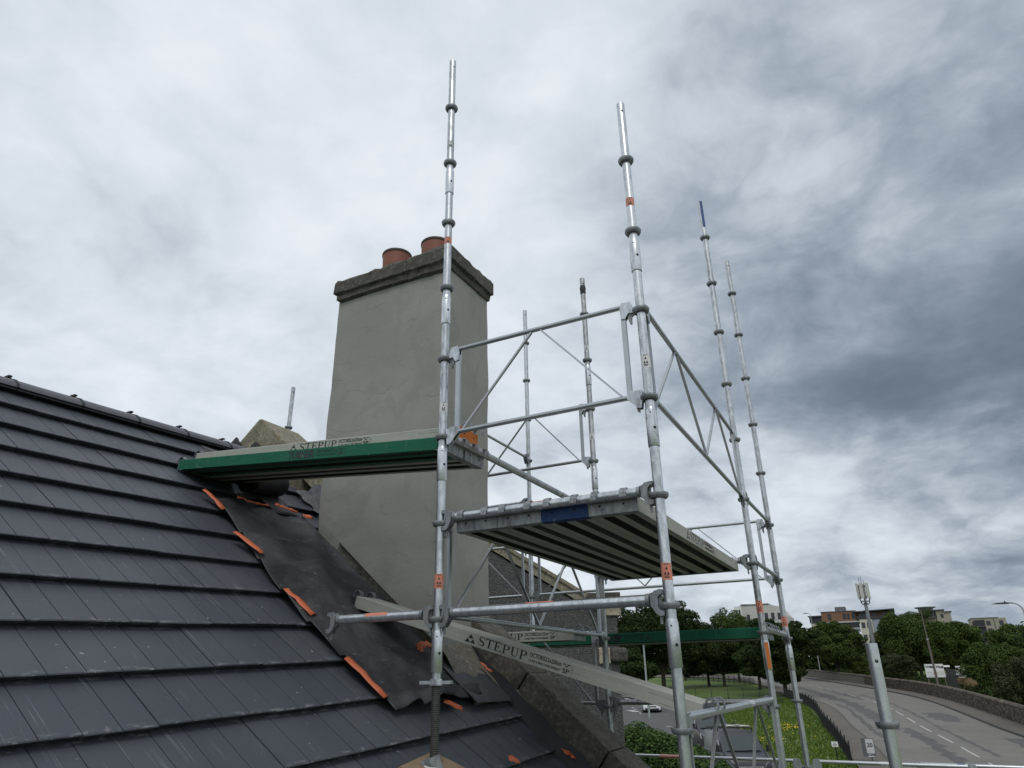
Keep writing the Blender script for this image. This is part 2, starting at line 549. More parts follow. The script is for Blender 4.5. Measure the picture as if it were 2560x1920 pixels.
simple('ladder_alu', (0.46, 0.44, 0.38), 0.45, 0.4)
NT('vehicle_glass', Base_Color=(0.035, 0.045, 0.048, 1), Roughness=0.12, Metallic=0.0)
NT('window_glass', Base_Color=(0.03, 0.036, 0.045, 1), Roughness=0.12)
NT('lamp_glass', Base_Color=(0.62, 0.65, 0.68, 1), Roughness=0.15)
simple('plate_white', (0.62, 0.63, 0.6), 0.5)
simple('brick_orange', (0.19, 0.105, 0.062), 0.85, 0, 0.22, 1.2)
simple('wood_brown', (0.115, 0.060, 0.035), 0.8, 0, 0.3, 1.5)
simple('wall_cream', (0.50, 0.48, 0.40), 0.85, 0, 0.12, 0.4)
simple('wall_beige', (0.42, 0.385, 0.31), 0.85, 0, 0.1, 0.4)
simple('wall_bluegrey', (0.27, 0.31, 0.345), 0.8, 0, 0.08, 0.4)
simple('wall_white', (0.66, 0.67, 0.64), 0.85, 0, 0.18, 0.5)
simple('wall_greyband', (0.46, 0.455, 0.43), 0.85, 0, 0.22, 0.5)
simple('wall_stonefar', (0.30, 0.275, 0.225), 0.85, 0, 0.2, 0.5)
simple('wall_dark', (0.025, 0.026, 0.03), 0.7)
simple('roof_grey', (0.11, 0.115, 0.125), 0.6)
simple('frame_dark', (0.03, 0.03, 0.033), 0.6)
simple('post_grey', (0.30, 0.33, 0.33), 0.55, 0.2, 0.12, 2)
simple('mast_grey', (0.20, 0.215, 0.22), 0.6, 0.1, 0.15, 2)
simple('antenna', (0.47, 0.47, 0.43), 0.6)
simple('pole_wood', (0.13, 0.11, 0.09), 0.9, 0, 0.3, 4)
simple('sign_white', (0.72, 0.73, 0.72), 0.5, 0, 0.04, 3)
simple('sign_grey', (0.10, 0.105, 0.11), 0.5)
simple('sign_face', (0.48, 0.49, 0.48), 0.45, 0, 0.05, 3)
simple('sign_green', (0.02, 0.22, 0.09), 0.5)
simple('sign_navy', (0.018, 0.022, 0.06), 0.5)
simple('sign_red', (0.45, 0.05, 0.03), 0.5)
simple('rust', (0.28, 0.09, 0.04), 0.85, 0, 0.4, 30)
simple('yard_ochre', (0.22, 0.155, 0.08), 0.85, 0, 0.5, 1.2)
simple('yard_metal', (0.38, 0.38, 0.38), 0.5, 0.3, 0.8, 2.5)
simple('slate_far', (0.06, 0.062, 0.068), 0.7, 0, 0.2, 3)


# ------------------------------------------------------------------ mesh helpers
def frame_of(d):
    d = Vector(d).normalized()
    a = Vector((0, 0, 1)) if abs(d.z) < 0.95 else Vector((1, 0, 0))
    x = a.cross(d).normalized()
    return x, d.cross(x).normalized(), d


class MB:
    def __init__(s):
        s.v, s.f = [], []

    def add(s, vs, fs):
        o = len(s.v)
        s.v += [tuple(v) for v in vs]
        s.f += [tuple(i + o for i in f) for f in fs]
        return s

    def box(s, x0, x1, y0, y1, z0, z1, M=None):
        vs = [Vector((x, y, z)) for z in (z0, z1) for y in (y0, y1) for x in (x0, x1)]
        if M is not None:
            vs = [M @ v for v in vs]
        return s.add(vs, [(0, 2, 3, 1), (4, 5, 7, 6), (0, 1, 5, 4), (2, 6, 7, 3), (0, 4, 6, 2), (1, 3, 7, 5)])

    def tube(s, a, b, r, r2=None, n=16, caps=True):
        a, b = Vector(a), Vector(b)
        x, y, d = frame_of(b - a)
        r2 = r if r2 is None else r2
        vs = []
        for p, rr in ((a, r), (b, r2)):
            for i in range(n):
                t = 2 * math.pi * i / n
                vs.append(p + x * (rr * math.cos(t)) + y * (rr * math.sin(t)))
        fs = [(i, (i + 1) % n, n + (i + 1) % n, n + i) for i in range(n)]
        if caps:
            fs += [tuple(range(n - 1, -1, -1)), tuple(range(n, 2 * n))]
        return s.add(vs, fs)

    def path(s, pts, r, n=8):
        for a, b in zip(pts, pts[1:]):
            s.tube(a, b, r, n=n)
        return s

    def bar(s, a, b, w, h, side=None):
        """rectangular bar from a to b, w across `side`, h the other way"""
        a, b = Vector(a), Vector(b)
        d = (b - a).normalized()
        sd = Vector(side).normalized() if side is not None else frame_of(d)[0]
        up = sd.cross(d).normalized()
        vs = [p + sd * (i * w / 2) + up * (j * h / 2) for p in (a, b) for j in (-1, 1) for i in (-1, 1)]
        return s.add(vs, [(0, 1, 3, 2), (4, 6, 7, 5), (0, 4, 5, 1), (2, 3, 7, 6), (0, 2, 6, 4), (1, 5, 7, 3)])

    def lathe(s, prof, n=24, M=None, close=False):
        k = len(prof)
        vs = []
        for r, z in prof:
            for i in range(n):
                t = 2 * math.pi * i / n
                v = Vector((r * math.cos(t), r * math.sin(t), z))
                vs.append(M @ v if M is not None else v)
        fs = []
        for j in range(k if close else k - 1):
            q = (j + 1) % k
            for i in range(n):
                fs.append((j * n + i, j * n + (i + 1) % n, q * n + (i + 1) % n, q * n + i))
        return s.add(vs, fs)

    def prism(s, poly, h0, h1, M=None):
        n = len(poly)
        vs = [Vector((x, y, h0)) for x, y in poly] + [Vector((x, y, h1)) for x, y in poly]
        if M is not None:
            vs = [M @ v for v in vs]
        fs = [tuple(range(n - 1, -1, -1)), tuple(range(n, 2 * n))] + [(i, (i + 1) % n, n + (i + 1) % n, n + i) for i in range(n)]
        return s.add(vs, fs)

    def mesh(s, name, smooth=False):
        me = bpy.data.meshes.new(name)
        me.from_pydata(s.v, [], s.f)
        bm = bmesh.new()
        bm.from_mesh(me)
        bmesh.ops.recalc_face_normals(bm, faces=bm.faces)
        bm.to_mesh(me)
        bm.free()
        if smooth:
            me.polygons.foreach_set('use_smooth', [True] * len(me.polygons))
            try:
                me.set_sharp_from_angle(angle=math.radians(40))
            except Exception:
                pass
        return me


def link(name, data, mat=None, parent=None, M=None):
    o = bpy.data.objects.new(name, data)
    COL.objects.link(o)
    if mat is not None and data is not None and hasattr(data, 'materials') and not data.materials:
        data.materials.append(MATS[mat])
    if parent is not None:
        o.parent = parent
    if M is not None:
        o.matrix_basis = M
    return o


def tag(o, label=None, cat=None, group=None, kind=None):
    if label:
        o['label'] = label
    if cat:
        o['category'] = cat
    if group:
        o['group'] = group
    if kind:
        o['kind'] = kind
    return o


def thing(name, label, cat, M=None, group=None):
    if isinstance(M, (tuple, list, Vector)):
        M = Matrix.Translation(Vector(M))
    return tag(link(name, None, M=M), label, cat, group)


def part(name, mb, mat, parent, smooth=False, M=None):
    me = mb if isinstance(mb, bpy.types.Mesh) else mb.mesh(name, smooth)
    return link(name, me, mat, parent, M)


def wpart(name, mb, mat, parent, smooth=False):
    """part whose vertices are given in world space, under a root that only translates"""
    off = parent.matrix_basis.translation.copy()
    pp = parent.parent
    while pp is not None:
        off = off + pp.matrix_basis.translation
        pp = pp.parent
    mb.v = [tuple(Vector(v) - off) for v in mb.v]
    return part(name, mb, mat, parent, smooth)


def basis(x, y, z, o=(0, 0, 0)):
    x, y, z, o = Vector(x), Vector(y), Vector(z), Vector(o)
    return Matrix(((x.x, y.x, z.x, o.x), (x.y, y.y, z.y, o.y), (x.z, y.z, z.z, o.z), (0, 0, 0, 1)))


def text(parent, body, size, M, mat, name='lettering', align='LEFT', ext=0.0006, offset=0.0, xs=1.0, shear=0.0, width=None):
    c = bpy.data.curves.new(name, 'FONT')
    c.body = body
    c.size = size
    c.align_x = align
    c.extrude = ext
    c.offset = offset
    c.shear = shear
    c.resolution_u = 3
    t = bpy.data.objects.new(name, c)
    COL.objects.link(t)
    me = bpy.data.meshes.new_from_object(t.evaluated_get(bpy.context.evaluated_depsgraph_get()))
    bpy.data.objects.remove(t)
    me.name = name
    me.materials.clear()
    if width:
        w = max(v.co.x for v in me.vertices) - min(v.co.x for v in me.vertices)
        xs = width / w
    return link(name, me, mat, parent, M @ Matrix.Diagonal((xs, 1, 1, 1)))


# ------------------------------------------------------------------ ground, road, pavements
def gz(y):
    return -5.9 + 0.036 * max(-20.0, min(y, 175.0))


def spline(pts, n):
    P = [Vector((*p, 0)) for p in pts]
    P = [P[0] * 2 - P[1]] + P + [P[-1] * 2 - P[-2]]
    out = []
    for i in range(1, len(P) - 2):
        for k in range(n):
            t = k / n
            a, b, c, d = P[i - 1:i + 3]
            out.append(0.5 * ((2 * b) + (c - a) * t + (2 * a - 5 * b + 4 * c - d) * t * t + (3 * b - a - 3 * c + d) * t ** 3))
    out.append(P[-2])
    return [(v.x, v.y) for v in out]


def ground():
    mb = MB()
    ys = [-400, -60, -20] + list(range(-10, 176, 5)) + [180, 220, 400, 1200, 4000]
    xs = [-4000, -800, -200, -80] + list(range(-60, 41, 5)) + [80, 200, 800, 4000]
    for y in ys:
        for x in xs:
            mb.v.append((x, y, gz(y)))
    n = len(xs)
    for j in range(len(ys) - 1):
        for i in range(n - 1):
            mb.f.append((j * n + i, j * n + i + 1, (j + 1) * n + i + 1, (j + 1) * n + i))
    tag(link('ground', mb.mesh('ground'), 'grass_ground'), 'green grassy ground sloping gently up beyond the house', kind='structure')


ground()
ROAD_L = spline([(1.6, -10), (1.4, 8), (1.0, 22), (-.3, 35), (-1.74, 45.6), (-3.08, 54.7), (-4.36, 62.3), (-6.1, 74.4), (-8.1, 83.8), (-10.9, 93),
                 (-13.6, 103), (-17.5, 117), (-22, 130), (-28, 143), (-38, 153), (-62, 163)], 8)
ROAD_R = spline([(10.4, -10), (10.1, 8), (9.4, 22), (8.2, 36), (7.2, 46), (5.9, 55.5), (4.75, 63), (3.2, 75.5), (1.5, 87.4), (-.68, 97.5),
                 (-3.75, 107.5), (-7.9, 120), (-12.6, 133), (-19, 148), (-32, 161), (-60, 172)], 8)


def strip(a, b, h, cols=1):
    mb = MB()
    for (x0, y0), (x1, y1) in zip(a, b):
        for c in range(cols + 1):
            t = c / cols
            x, y = x0 + (x1 - x0) * t, y0 + (y1 - y0) * t
            mb.v.append((x, y, gz(y) + h))
    k = cols + 1
    for i in range(len(a) - 1):
        for c in range(cols):
            mb.f.append((i * k + c, i * k + c + 1, (i + 1) * k + c + 1, (i + 1) * k + c))
    return mb


def offset(line, d):
    out = []
    for i, p in enumerate(line):
        a, b = Vector(line[max(0, i - 1)]), Vector(line[min(len(line) - 1, i + 1)])
        t = (b - a).normalized()
        nrm = Vector((t.y, -t.x))
        out.append((p[0] + nrm.x * d, p[1] + nrm.y * d))
    return out


def lerp_line(a, b, t):
    return [(p[0] + (q[0] - p[0]) * t, p[1] + (q[1] - p[1]) * t) for p, q in zip(a, b)]


road = tag(link('road', strip(ROAD_L, ROAD_R, 0.012, 6).mesh('road'), 'asphalt'), 'worn grey asphalt road curving uphill to the left', kind='structure')


def kerbed(name, inner, outer, label):
    """pavement slab with a kerb on the road side (inner)"""
    k = offset(inner, 0.0)
    top = 0.125
    mb = strip(inner, outer, top, 2)
    p = tag(link(name, mb.mesh(name), 'footway'), label, kind='structure')
    kb = MB()
    ki = lerp_line(inner, outer, 0.0)
    ko = lerp_line(inner, outer, 0.09)
    for a, b in zip(zip(ki, ko), zip(ki[1:], ko[1:])):
        q = [(*a[0], gz(a[0][1])), (*a[1], gz(a[1][1])), (*b[1], gz(b[1][1])), (*b[0], gz(b[0][1]))]
        vs = [Vector(v) for v in q] + [Vector(v) + Vector((0, 0, top + 0.006)) for v in q]
        kb.add(vs, [(4, 7, 6, 5), (0, 3, 7, 4), (1, 5, 6, 2)])
    link('kerb', kb.mesh('kerb'), 'kerb', p)


PAVE_L = offset(ROAD_L, -1.75)
PAVE_R = offset(ROAD_R, 1.85)
kerbed('pavement', ROAD_L, PAVE_L, 'narrow footway between the black railings and the road')
kerbed('pavement', ROAD_R, PAVE_R, 'footway along the foot of the old stone wall')


def centre_at(frac):
    return lerp_line(ROAD_L, ROAD_R, frac)


def walk(line):
    acc = [0.0]
    for a, b in zip(line, line[1:]):
        acc.append(acc[-1] + math.hypot(b[0] - a[0], b[1] - a[1]))
    return acc


def at_len(line, acc, s):
    for i in range(len(acc) - 1):
        if acc[i + 1] >= s:
            t = (s - acc[i]) / (acc[i + 1] - acc[i])
            a, b = line[i], line[i + 1]
            return a[0] + (b[0] - a[0]) * t, a[1] + (b[1] - a[1]) * t
    return line[-1]


cl = centre_at(0.505)
ac = walk(cl)
s_ = 34.0
while s_ < 150:
    a, b = at_len(cl, ac, s_), at_len(cl, ac, s_ + 4.0)
    mb = MB()
    d = (Vector((b[0], b[1], gz(b[1]))) - Vector((a[0], a[1], gz(a[1])))).normalized()
    sd = Vector((d.y, -d.x, 0)).normalized() * 0.06
    A, B = Vector((*a, gz(a[1]) + .019)), Vector((*b, gz(b[1]) + .019))
    mb.add([A - sd, A + sd, B + sd, B - sd], [(0, 1, 2, 3)])
    link('centre_line_dash', mb.mesh('centre_line_dash'), 'road_white', road)
    s_ += 6.0


def ragged(f0, f1, y0, y1, seed, jit=0.03, name='asphalt_patch'):
    """repair strip in the road: irregular edges, laid a few mm above"""
    r = random.Random(seed)
    la, lb = [], []
    ja = jb = 0.0
    for i in range(len(ROAD_L) - 1):
        for k in range(4):
            t = k / 4
            p = [ROAD_L[i][c] * (1 - t) + ROAD_L[i + 1][c] * t for c in (0, 1)]
            q = [ROAD_R[i][c] * (1 - t) + ROAD_R[i + 1][c] * t for c in (0, 1)]
            if y0 <= p[1] <= y1:
                if r.random() < .4:
                    ja, jb = r.uniform(-jit, jit), r.uniform(-jit, jit)
                a, b = f0 + ja + r.uniform(-.004, .004), f1 + jb + r.uniform(-.004, .004)
                la.append((p[0] + (q[0] - p[0]) * a, p[1] + (q[1] - p[1]) * a))
                lb.append((p[0] + (q[0] - p[0]) * b, p[1] + (q[1] - p[1]) * b))
    if len(la) > 1:
        link(name, strip(la, lb, 0.0155, 2).mesh(name), 'asphalt_dark', road)


ragged(0.19, 0.31, 60, 118, 3, 0.03)
ragged(0.33, 0.41, 40, 62, 5, 0.025)
ragged(0.10, 0.14, 50, 84, 15, 0.015)
ragged(0.60, 0.63, 48, 96, 16, 0.01)
ragged(0.44, 0.52, 88, 108, 6, 0.02)
ragged(0.70, 0.88, 66, 74, 8, 0.03)
ragged(0.86, 0.97, 50, 56, 9, 0.02)

# car park on the left, with bay markings
mb = MB()
pts = [(-34, 96), (-24, 96), (-21.8, 79), (-17.6, 64.5), (-12.5, 56), (-8.2, 48), (-5.0, 36), (-4.2, 12), (-34, 12)]
mb.add([(x, y, gz(y) + 0.008) for x, y in pts], [tuple(range(len(pts)))])
cp = tag(link('car_park', mb.mesh('car_park'), 'asphalt_park'), 'dark asphalt car park beside the neighbouring house', kind='structure')


def mark(a, b, w=0.1):
    A, B = Vector((*a, gz(a[1]) + .014)), Vector((*b, gz(b[1]) + .014))
    sd = Vector((-(B - A).y, (B - A).x, 0)).normalized() * w / 2
    link('bay_marking', MB().add([A - sd, A + sd, B + sd, B - sd], [(0, 1, 2, 3)]).mesh('bay_marking'), 'road_white', cp)


for i in range(4):
    t0, t1 = i / 4, i / 4 + 0.14
    f = lambda t: (-26.9 + 3.8 * t, 78.6 - 8.3 * t)
    mark(f(t0), f(t1), 0.14)
mark((-23.1, 70.3), (-20.6, 70.6), 0.12)
mark((-19.6, 70.2), (-18.0, 70.4), 0.12)
mark((-26.9, 78.6), (-24.5, 78.9), 0.12)
mark((-26.0, 75.2), (-24.5, 73.2), 0.9)
mark((-17.9, 60.3), (-17.4, 60.0), 0.3)


# ------------------------------------------------------------------ the house: roof, gable, chimney
def rp(s, u, h=0.0):
    return ROOF_N * (ROOF_O + h) + ROOF_T * s + ROOF_D * u


def roof_z(x, y):
    return (ROOF_O - ROOF_N.x * x - ROOF_N.y * y) / ROOF_N.z


house = thing('house', 'slate-grey tiled house roof with stone gable coping and rendered chimney', 'house', (-4.0, 1.0, gz(0)))
U_A, U_B = -1.2, 4.66
mb = MB()
a, b, c, d = rp(-5.02, U_A, -.06), rp(-5.02, U_B + .3, -.06), rp(0.06, U_B + .3, -.06), rp(0.06, U_A, -.06)
back = Vector((-3.9, 0, -3.3))
mb.add([a, b, c, d, a + back, b + back], [(0, 1, 2, 3), (0, 4, 5, 1)])
roof = wpart('roof', mb, 'batten_dark', house)
# walls under the roof
mb = MB()
zb = gz(0) - 0.2
e0, e1 = rp(-0.1, U_A, -.06), rp(-0.1, U_B + .27, -.06)
r0, r1 = rp(-5.0, U_A, -.06), rp(-5.0, U_B + .27, -.06)
w0, w1 = r0 + Vector((-3.8, 0, -3.25)), r1 + Vector((-3.8, 0, -3.25))
vs = []
for q in (e0, e1, w1, w0):
    vs += [Vector((q.x, q.y, zb)), q]
vs += [r0, r1]
mb.add(vs, [(0, 1, 3, 2), (2, 3, 9, 5, 4), (4, 5, 7, 6), (6, 7, 8, 1, 0)])
wpart('house_wall', mb, 'roughcast', house)

# one shared tile: two half-slate faces with the mock joint between, undercut leading edge
def tile_mesh(w, L, name):
    hw, g = w / 2 - 0.0022, 0.0022
    xs = [-hw, -g, -g, g, g, hw]
    zt = [0, 0, -.0035, -.0035, 0, 0]
    mb = MB()
    for yy, dz in ((0.0, 0.0), (0.004, 0.0012), (L, -0.044)):
        for x, z in zip(xs, zt):
            mb.v.append((x, yy, z + dz - (0.0022 if yy == 0 else 0)))
    for x in xs:
        mb.v.append((x, 0.028, -0.046))
    for x in xs:
        mb.v.append((x, L, -0.050))
    for r in range(2):
        for i in range(5):
            mb.f.append((r * 6 + i, r * 6 + i + 1, (r + 1) * 6 + i + 1, (r + 1) * 6 + i))
    for i in range(5):
        mb.f.append((i, 18 + i, 18 + i + 1, i + 1))
    mb.f += [(0, 6, 12, 24 - 0, 18), (5, 23, 29, 17, 11)]
    mb.f[-2] = (0, 6, 12, 24, 18)
    return mb.mesh(name)


TILE = tile_mesh(0.30, 0.372, 'tile')
TILE_HALF = tile_mesh(0.15, 0.372, 'tile')
TILE.materials.append(MATS['roof_tile'])
TILE_HALF.materials.append(MATS['roof_tile'])
roof_off = house.matrix_basis.translation
r = random.Random(11)
for i in range(-1, 16):
    s = ROOF_S0 + ROOF_G * i
    ph = 0.023 if i % 2 == 0 else 0.19
    k0 = math.floor((U_A - ph) / 0.3)
    u = ph + 0.3 * k0
    while u < U_B:
        w = min(0.30, U_B - u)
        if w > 0.05 and not (i < 0 and False):
            me = TILE if w > 0.2 else TILE_HALF
            sx = w / 0.30 if me is TILE else w / 0.15
            o = rp(s + r.uniform(-.003, .003), u + w / 2, r.uniform(-.0025, .0025)) - roof_off
            up = -ROOF_T
            tilt = r.uniform(-.004, .004)
            M = basis((ROOF_D + ROOF_N * tilt).normalized() * sx, up, ROOF_N, o)
            t = bpy.data.objects.new('tile', me)
            COL.objects.link(t)
            t.parent = roof
            t.matrix_basis = M
            if i == -1:
                t.scale.y *= 0.6
        u += 0.30

# ridge tiles with clips at the joints
rm = MB()
prof = [(-.125, -.060), (-.115, -.035), (-.07, .004), (-.03, .018), (.03, .018), (.07, .004), (.115, -.035), (.125, -.060)]
L = 0.445
for yy in (0, L):
    for x, z in prof:
        rm.v.append((x, yy, z))
for yy in (0, L):
    for x, z in prof:
        rm.v.append((x * .9, yy, z - .016))
n = len(prof)
for i in range(n - 1):
    rm.f.append((i, i + 1, n + i + 1, n + i))
    rm.f.append((2 * n + i, 3 * n + i, 3 * n + i + 1, 2 * n + i + 1))
    rm.f.append((i, 2 * n + i, 2 * n + i + 1, i + 1))
    rm.f.append((n + i, n + i + 1, 3 * n + i + 1, 3 * n + i))
RIDGE = rm.mesh('ridge_tile', True)
RIDGE.materials.append(MATS['ridge_tile'])
cm = MB()
for i in range(n - 1):
    x0, z0 = prof[i]
    x1, z1 = prof[i + 1]
    cm.box(-.008, .008, 0, math.hypot(x1 - x0, z1 - z0), -.004, .005, basis((0, 1, 0), Vector((x1 - x0, 0, z1 - z0)).normalized(), Vector((-(z1 - z0), 0, x1 - x0)).normalized(), (x0, 0, z0)))
for k in range(3):
    cm.box(-.03 + rng.uniform(-.02, .02), .02 + rng.uniform(-.01, .03), -.012 + k * .006, .012 + k * .004, .032, .043, Matrix.Translation((rng.uniform(-.05, .05), rng.uniform(-.02, .02), 0)))
CLIP = cm.mesh('ridge_clip')
CLIP.materials.append(MATS['ridge_clip'])
u = 0.12
ridge_z = Vector((0, -ROOF_D.z, ROOF_D.y)).normalized()
ridge_x = ROOF_D.cross(ridge_z).normalized()
while u < 4.5:
    M = basis(ridge_x, ROOF_D, ridge_z, rp(-4.985, u, -0.005) - roof_off)
    o = bpy.data.objects.new('ridge_tile', RIDGE)
    COL.objects.link(o); o.parent = roof; o.matrix_basis = M
    o = bpy.data.objects.new('ridge_clip', CLIP)
    COL.objects.link(o); o.parent = roof; o.matrix_basis = M
    u += 0.45

# gable coping stones (the skew), each stone its own piece
Y0, Y1 = 4.64, 4.97
sl = Vector((ROOF_T.x, 0, ROOF_T.z)).normalized()
up_n = Vector((-sl.z, 0, sl.x))


def coping(s0, s1, mat, seed, y0=Y0, y1=Y1, h0=0.10, h1=0.31):
    """stone from slope length s0 to s1 (measured from x=-2.4), rough bevelled block"""
    r = random.Random(seed)
    base = Vector((-2.4, 0, roof_z(-2.4, 4.64)))
    bm = bmesh.new()
    n = 10
    secs = []
    hh = lambda k: 0.005 * math.sin(k * 1.7 + seed) + r.uniform(-.004, .004)
    for k in range(n + 1):
        t = s0 + (s1 - s0) * k / n
        endk = 0.020 if k in (0, n) else 0.0
        P = base + sl * t
        b_ = 0.007 + r.uniform(0, .007)
        ring = [(y0 + endk, h0), (y0, h1 - b_), (y0 + b_, h1 - endk + hh(k)), ((y0 + y1) / 2, h1 + .003 - endk + hh(k)), (y1 - b_, h1 - endk + hh(k)), (y1, h1 - b_), (y1 - endk, h0)]
        secs.append([bm.verts.new(P + up_n * (h * .77) + Vector((0, y + r.uniform(-.003, .003), 0))) for y, h in ring])
    for p, q in zip(secs, secs[1:]):
        m = len(p)
        for i in range(m):
            bm.faces.new((p[i], p[(i + 1) % m], q[(i + 1) % m], q[i]))
    bm.faces.new(secs[0][::-1])
    bm.faces.new(secs[-1])
    bmesh.ops.recalc_face_normals(bm, faces=bm.faces)
    bmesh.ops.translate(bm, verts=bm.verts, vec=-roof_off)
    me = bpy.data.meshes.new('coping_stone')
    bm.to_mesh(me)
    bm.free()
    return link('coping_stone', me, mat, house)


for k, (s0, s1) in enumerate([(-0.78, -0.100), (-0.085, 0.635), (0.650, 1.40), (1.415, 2.2)]):
    coping(s0, s1, 'skew_stone', k + 1)
for k, (s0, s1) in enumerate([(-3.0, -2.3), (-2.293, -1.5), (-1.49, -0.9)]):
    coping(s0, s1, 'moss_stone', k + 31, y0=4.60)
# apex block over the ridge end
ap = MB()
A = Vector((-5.12, 4.48, 0))
prof = [(-5.62, 1.78), (-5.62, 1.93), (-5.115, 2.365), (-5.085, 2.365), (-4.62, 1.985), (-4.62, 1.6)]
vs = [(x, y, z) for y in (4.46, 4.97) for x, z in prof]
k = len(prof)
ap.add(vs, [tuple(range(k)), tuple(range(2 * k - 1, k - 1, -1))] + [(i, k + i, k + (i + 1) % k, (i + 1) % k) for i in range(k)])
o = wpart('apex_stone', ap, 'moss_stone', house)
bv = o.modifiers.new('b', 'BEVEL'); bv.width = 0.018; bv.segments = 2
ab = MB().add([(x, y, z) for y in (4.425, 4.452) for x, z in ((-5.70, 1.93), (-5.36, 2.21), (-5.22, 2.01), (-5.09, 2.12), (-4.93, 2.0), (-5.1, 1.75))],
              [tuple(range(6)), tuple(range(11, 5, -1))] + [(i, 6 + i, 6 + (i + 1) % 6, (i + 1) % 6) for i in range(6)])
wpart('ridge_end_flashing', ab, 'upstand_black', house)
# black upstand flashing under the coping
up_ = MB()
base = Vector((-2.4, 0, roof_z(-2.4, 4.64)))
nn = 40
for k in range(nn + 1):
    P = base + sl * (-0.63 + 2.9 * k / nn)
    w = 0.006 * math.sin(k * 1.3)
    for y, h in ((4.60 + w, -.02), (4.622 + w, .03), (4.632 + w * .5, .085 + w)):
        up_.v.append(tuple(P + up_n * h + Vector((0, y, 0))))
for k in range(nn):
    for j in range(2):
        up_.f.append((k * 3 + j, k * 3 + j + 1, k * 3 + j + 4, k * 3 + j + 3))
wpart('upstand_flashing', up_, 'upstand_black', house, True)
# upper lead soaker, torn and pale
ld = MB()
for k in range(31):
    P = base + sl * (-2.75 + 1.45 * k / 30)
    for j, (y, h) in enumerate(((4.45 + rng.uniform(-.035, .03), .012), (4.53, .018 + rng.uniform(0, .02)), (4.585, .035), (4.598, .13 + rng.uniform(-.02, .02)))):
        ld.v.append(tuple(P + up_n * h + Vector((0, y, 0))))
for k in range(30):
    for j in range(3):
        ld.f.append((k * 4 + j, k * 4 + j + 1, k * 4 + j + 5, k * 4 + j + 4))
wpart('lead_soaker', ld, 'lead_torn', house, True)

# chimney: rendered shaft over a masonry core
CX0, CX1, CY0, CY1, CZT = -4.02, -2.80, 4.25, 4.90, 3.27
sh = MB()
bm = bmesh.new()
NX, NY, NZ = 20, 10, 40


def sweep_bottom(x):
    return max(0.205, roof_z(x, CY0) + 0.075)


def shaft_pt(x, y, t):
    zb_ = sweep_bottom(x) if y < CY0 + .02 else 0.205
    z = zb_ + (CZT - zb_) * t
    tap = 0.012 * (1 - t)
    return (x + (tap if x > -3.4 else tap) * abs((x + 3.41) / .61), y - tap * (1 if y < 4.5 else -1), z)


loop = [(CX0 + (CX1 - CX0) * i / NX, CY0) for i in range(NX)] + [(CX1, CY0 + (CY1 - CY0) * i / NY) for i in range(NY)] + \
       [(CX1 - (CX1 - CX0) * i / NX, CY1) for i in range(NX)] + [(CX0, CY1 - (CY1 - CY0) * i / NY) for i in range(NY)]
from mathutils import noise as mn
rows = []
for j in range(NZ + 1):
    row = []
    for (x, y) in loop:
        p = Vector(shaft_pt(x, y, j / NZ))
        n_ = mn.noise(p * 2.3) * 0.006 + mn.noise(p * 7.0) * 0.003
        dx = (1 if x >= CX1 - 1e-6 else -1 if x <= CX0 + 1e-6 else 0)
        dy = (1 if y >= CY1 - 1e-6 else -1 if y <= CY0 + 1e-6 else 0)
        row.append(bm.verts.new((p.x + dx * n_, p.y + dy * n_, p.z)))
    rows.append(row)
m_ = len(loop)
for p, q in zip(rows, rows[1:]):
    for i in range(m_):
        bm.faces.new((p[i], p[(i + 1) % m_], q[(i + 1) % m_], q[i]))
bm.faces.new(rows[0][::-1])
bm.faces.new(rows[-1])
bmesh.ops.recalc_face_normals(bm, faces=bm.faces)
bmesh.ops.translate(bm, verts=bm.verts, vec=-roof_off)
me = bpy.data.meshes.new('chimney')
bm.to_mesh(me); bm.free()
chim = link('chimney', me, 'cement_render', house)
chim['label'] = 'tall chimney stack freshly rendered in grey cement'
mb = MB().box(CX0 + .03, CX1 - .03, CY0 + .03, CY1 - .03, -1.2, 2.0)
wpart('chimney_core', mb, 'masonry_core', chim)


def cap_block(name, x0, x1, y0, y1, z0, z1, seed, lip):
    """weathered cap stone with a chamfered underside lip and chipped arrises"""
    r = random.Random(seed)
    bm = bmesh.new()
    nx, ny = max(2, int((x1 - x0) / .07)), max(2, int((y1 - y0) / .07))
    lp = [(i / nx, 0) for i in range(nx)] + [(1, i / ny) for i in range(ny)] + [(1 - i / nx, 1) for i in range(nx)] + [(0, 1 - i / ny) for i in range(ny)]
    lv = [(0.0, lip), (0.06, lip * .55), (0.30, lip * .5), (0.36, 0.0), (0.86, 0.0), (1.0, .022)]
    rows = []
    for t, ins in lv:
        row = []
        for a, b in lp:
            x, y = x0 + (x1 - x0) * a, y0 + (y1 - y0) * b
            ix = ins * (1 if a == 0 and x0 < -4 else -1 if a == 1 and x1 > -3 else 0)
            iy = ins * (1 if b == 0 else -1 if b == 1 else 0)
            j = r.uniform(-.006, .006)
            row.append(bm.verts.new((x + ix + j, y + iy + r.uniform(-.006, .006), z0 + (z1 - z0) * t + r.uniform(-.007, .007) * (1.6 if t == 1 else .7))))
        rows.append(row)
    m = len(lp)
    for p, q in zip(rows, rows[1:]):
        for i in range(m):
            bm.faces.new((p[i], p[(i + 1) % m], q[(i + 1) % m], q[i]))
    bm.faces.new(rows[0][::-1]); bm.faces.new(rows[-1])
    bmesh.ops.recalc_face_normals(bm, faces=bm.faces)
    bmesh.ops.translate(bm, verts=bm.verts, vec=-roof_off)
    me = bpy.data.meshes.new(name)
    bm.to_mesh(me); bm.free()
    return link(name, me, 'cap_stone', chim)


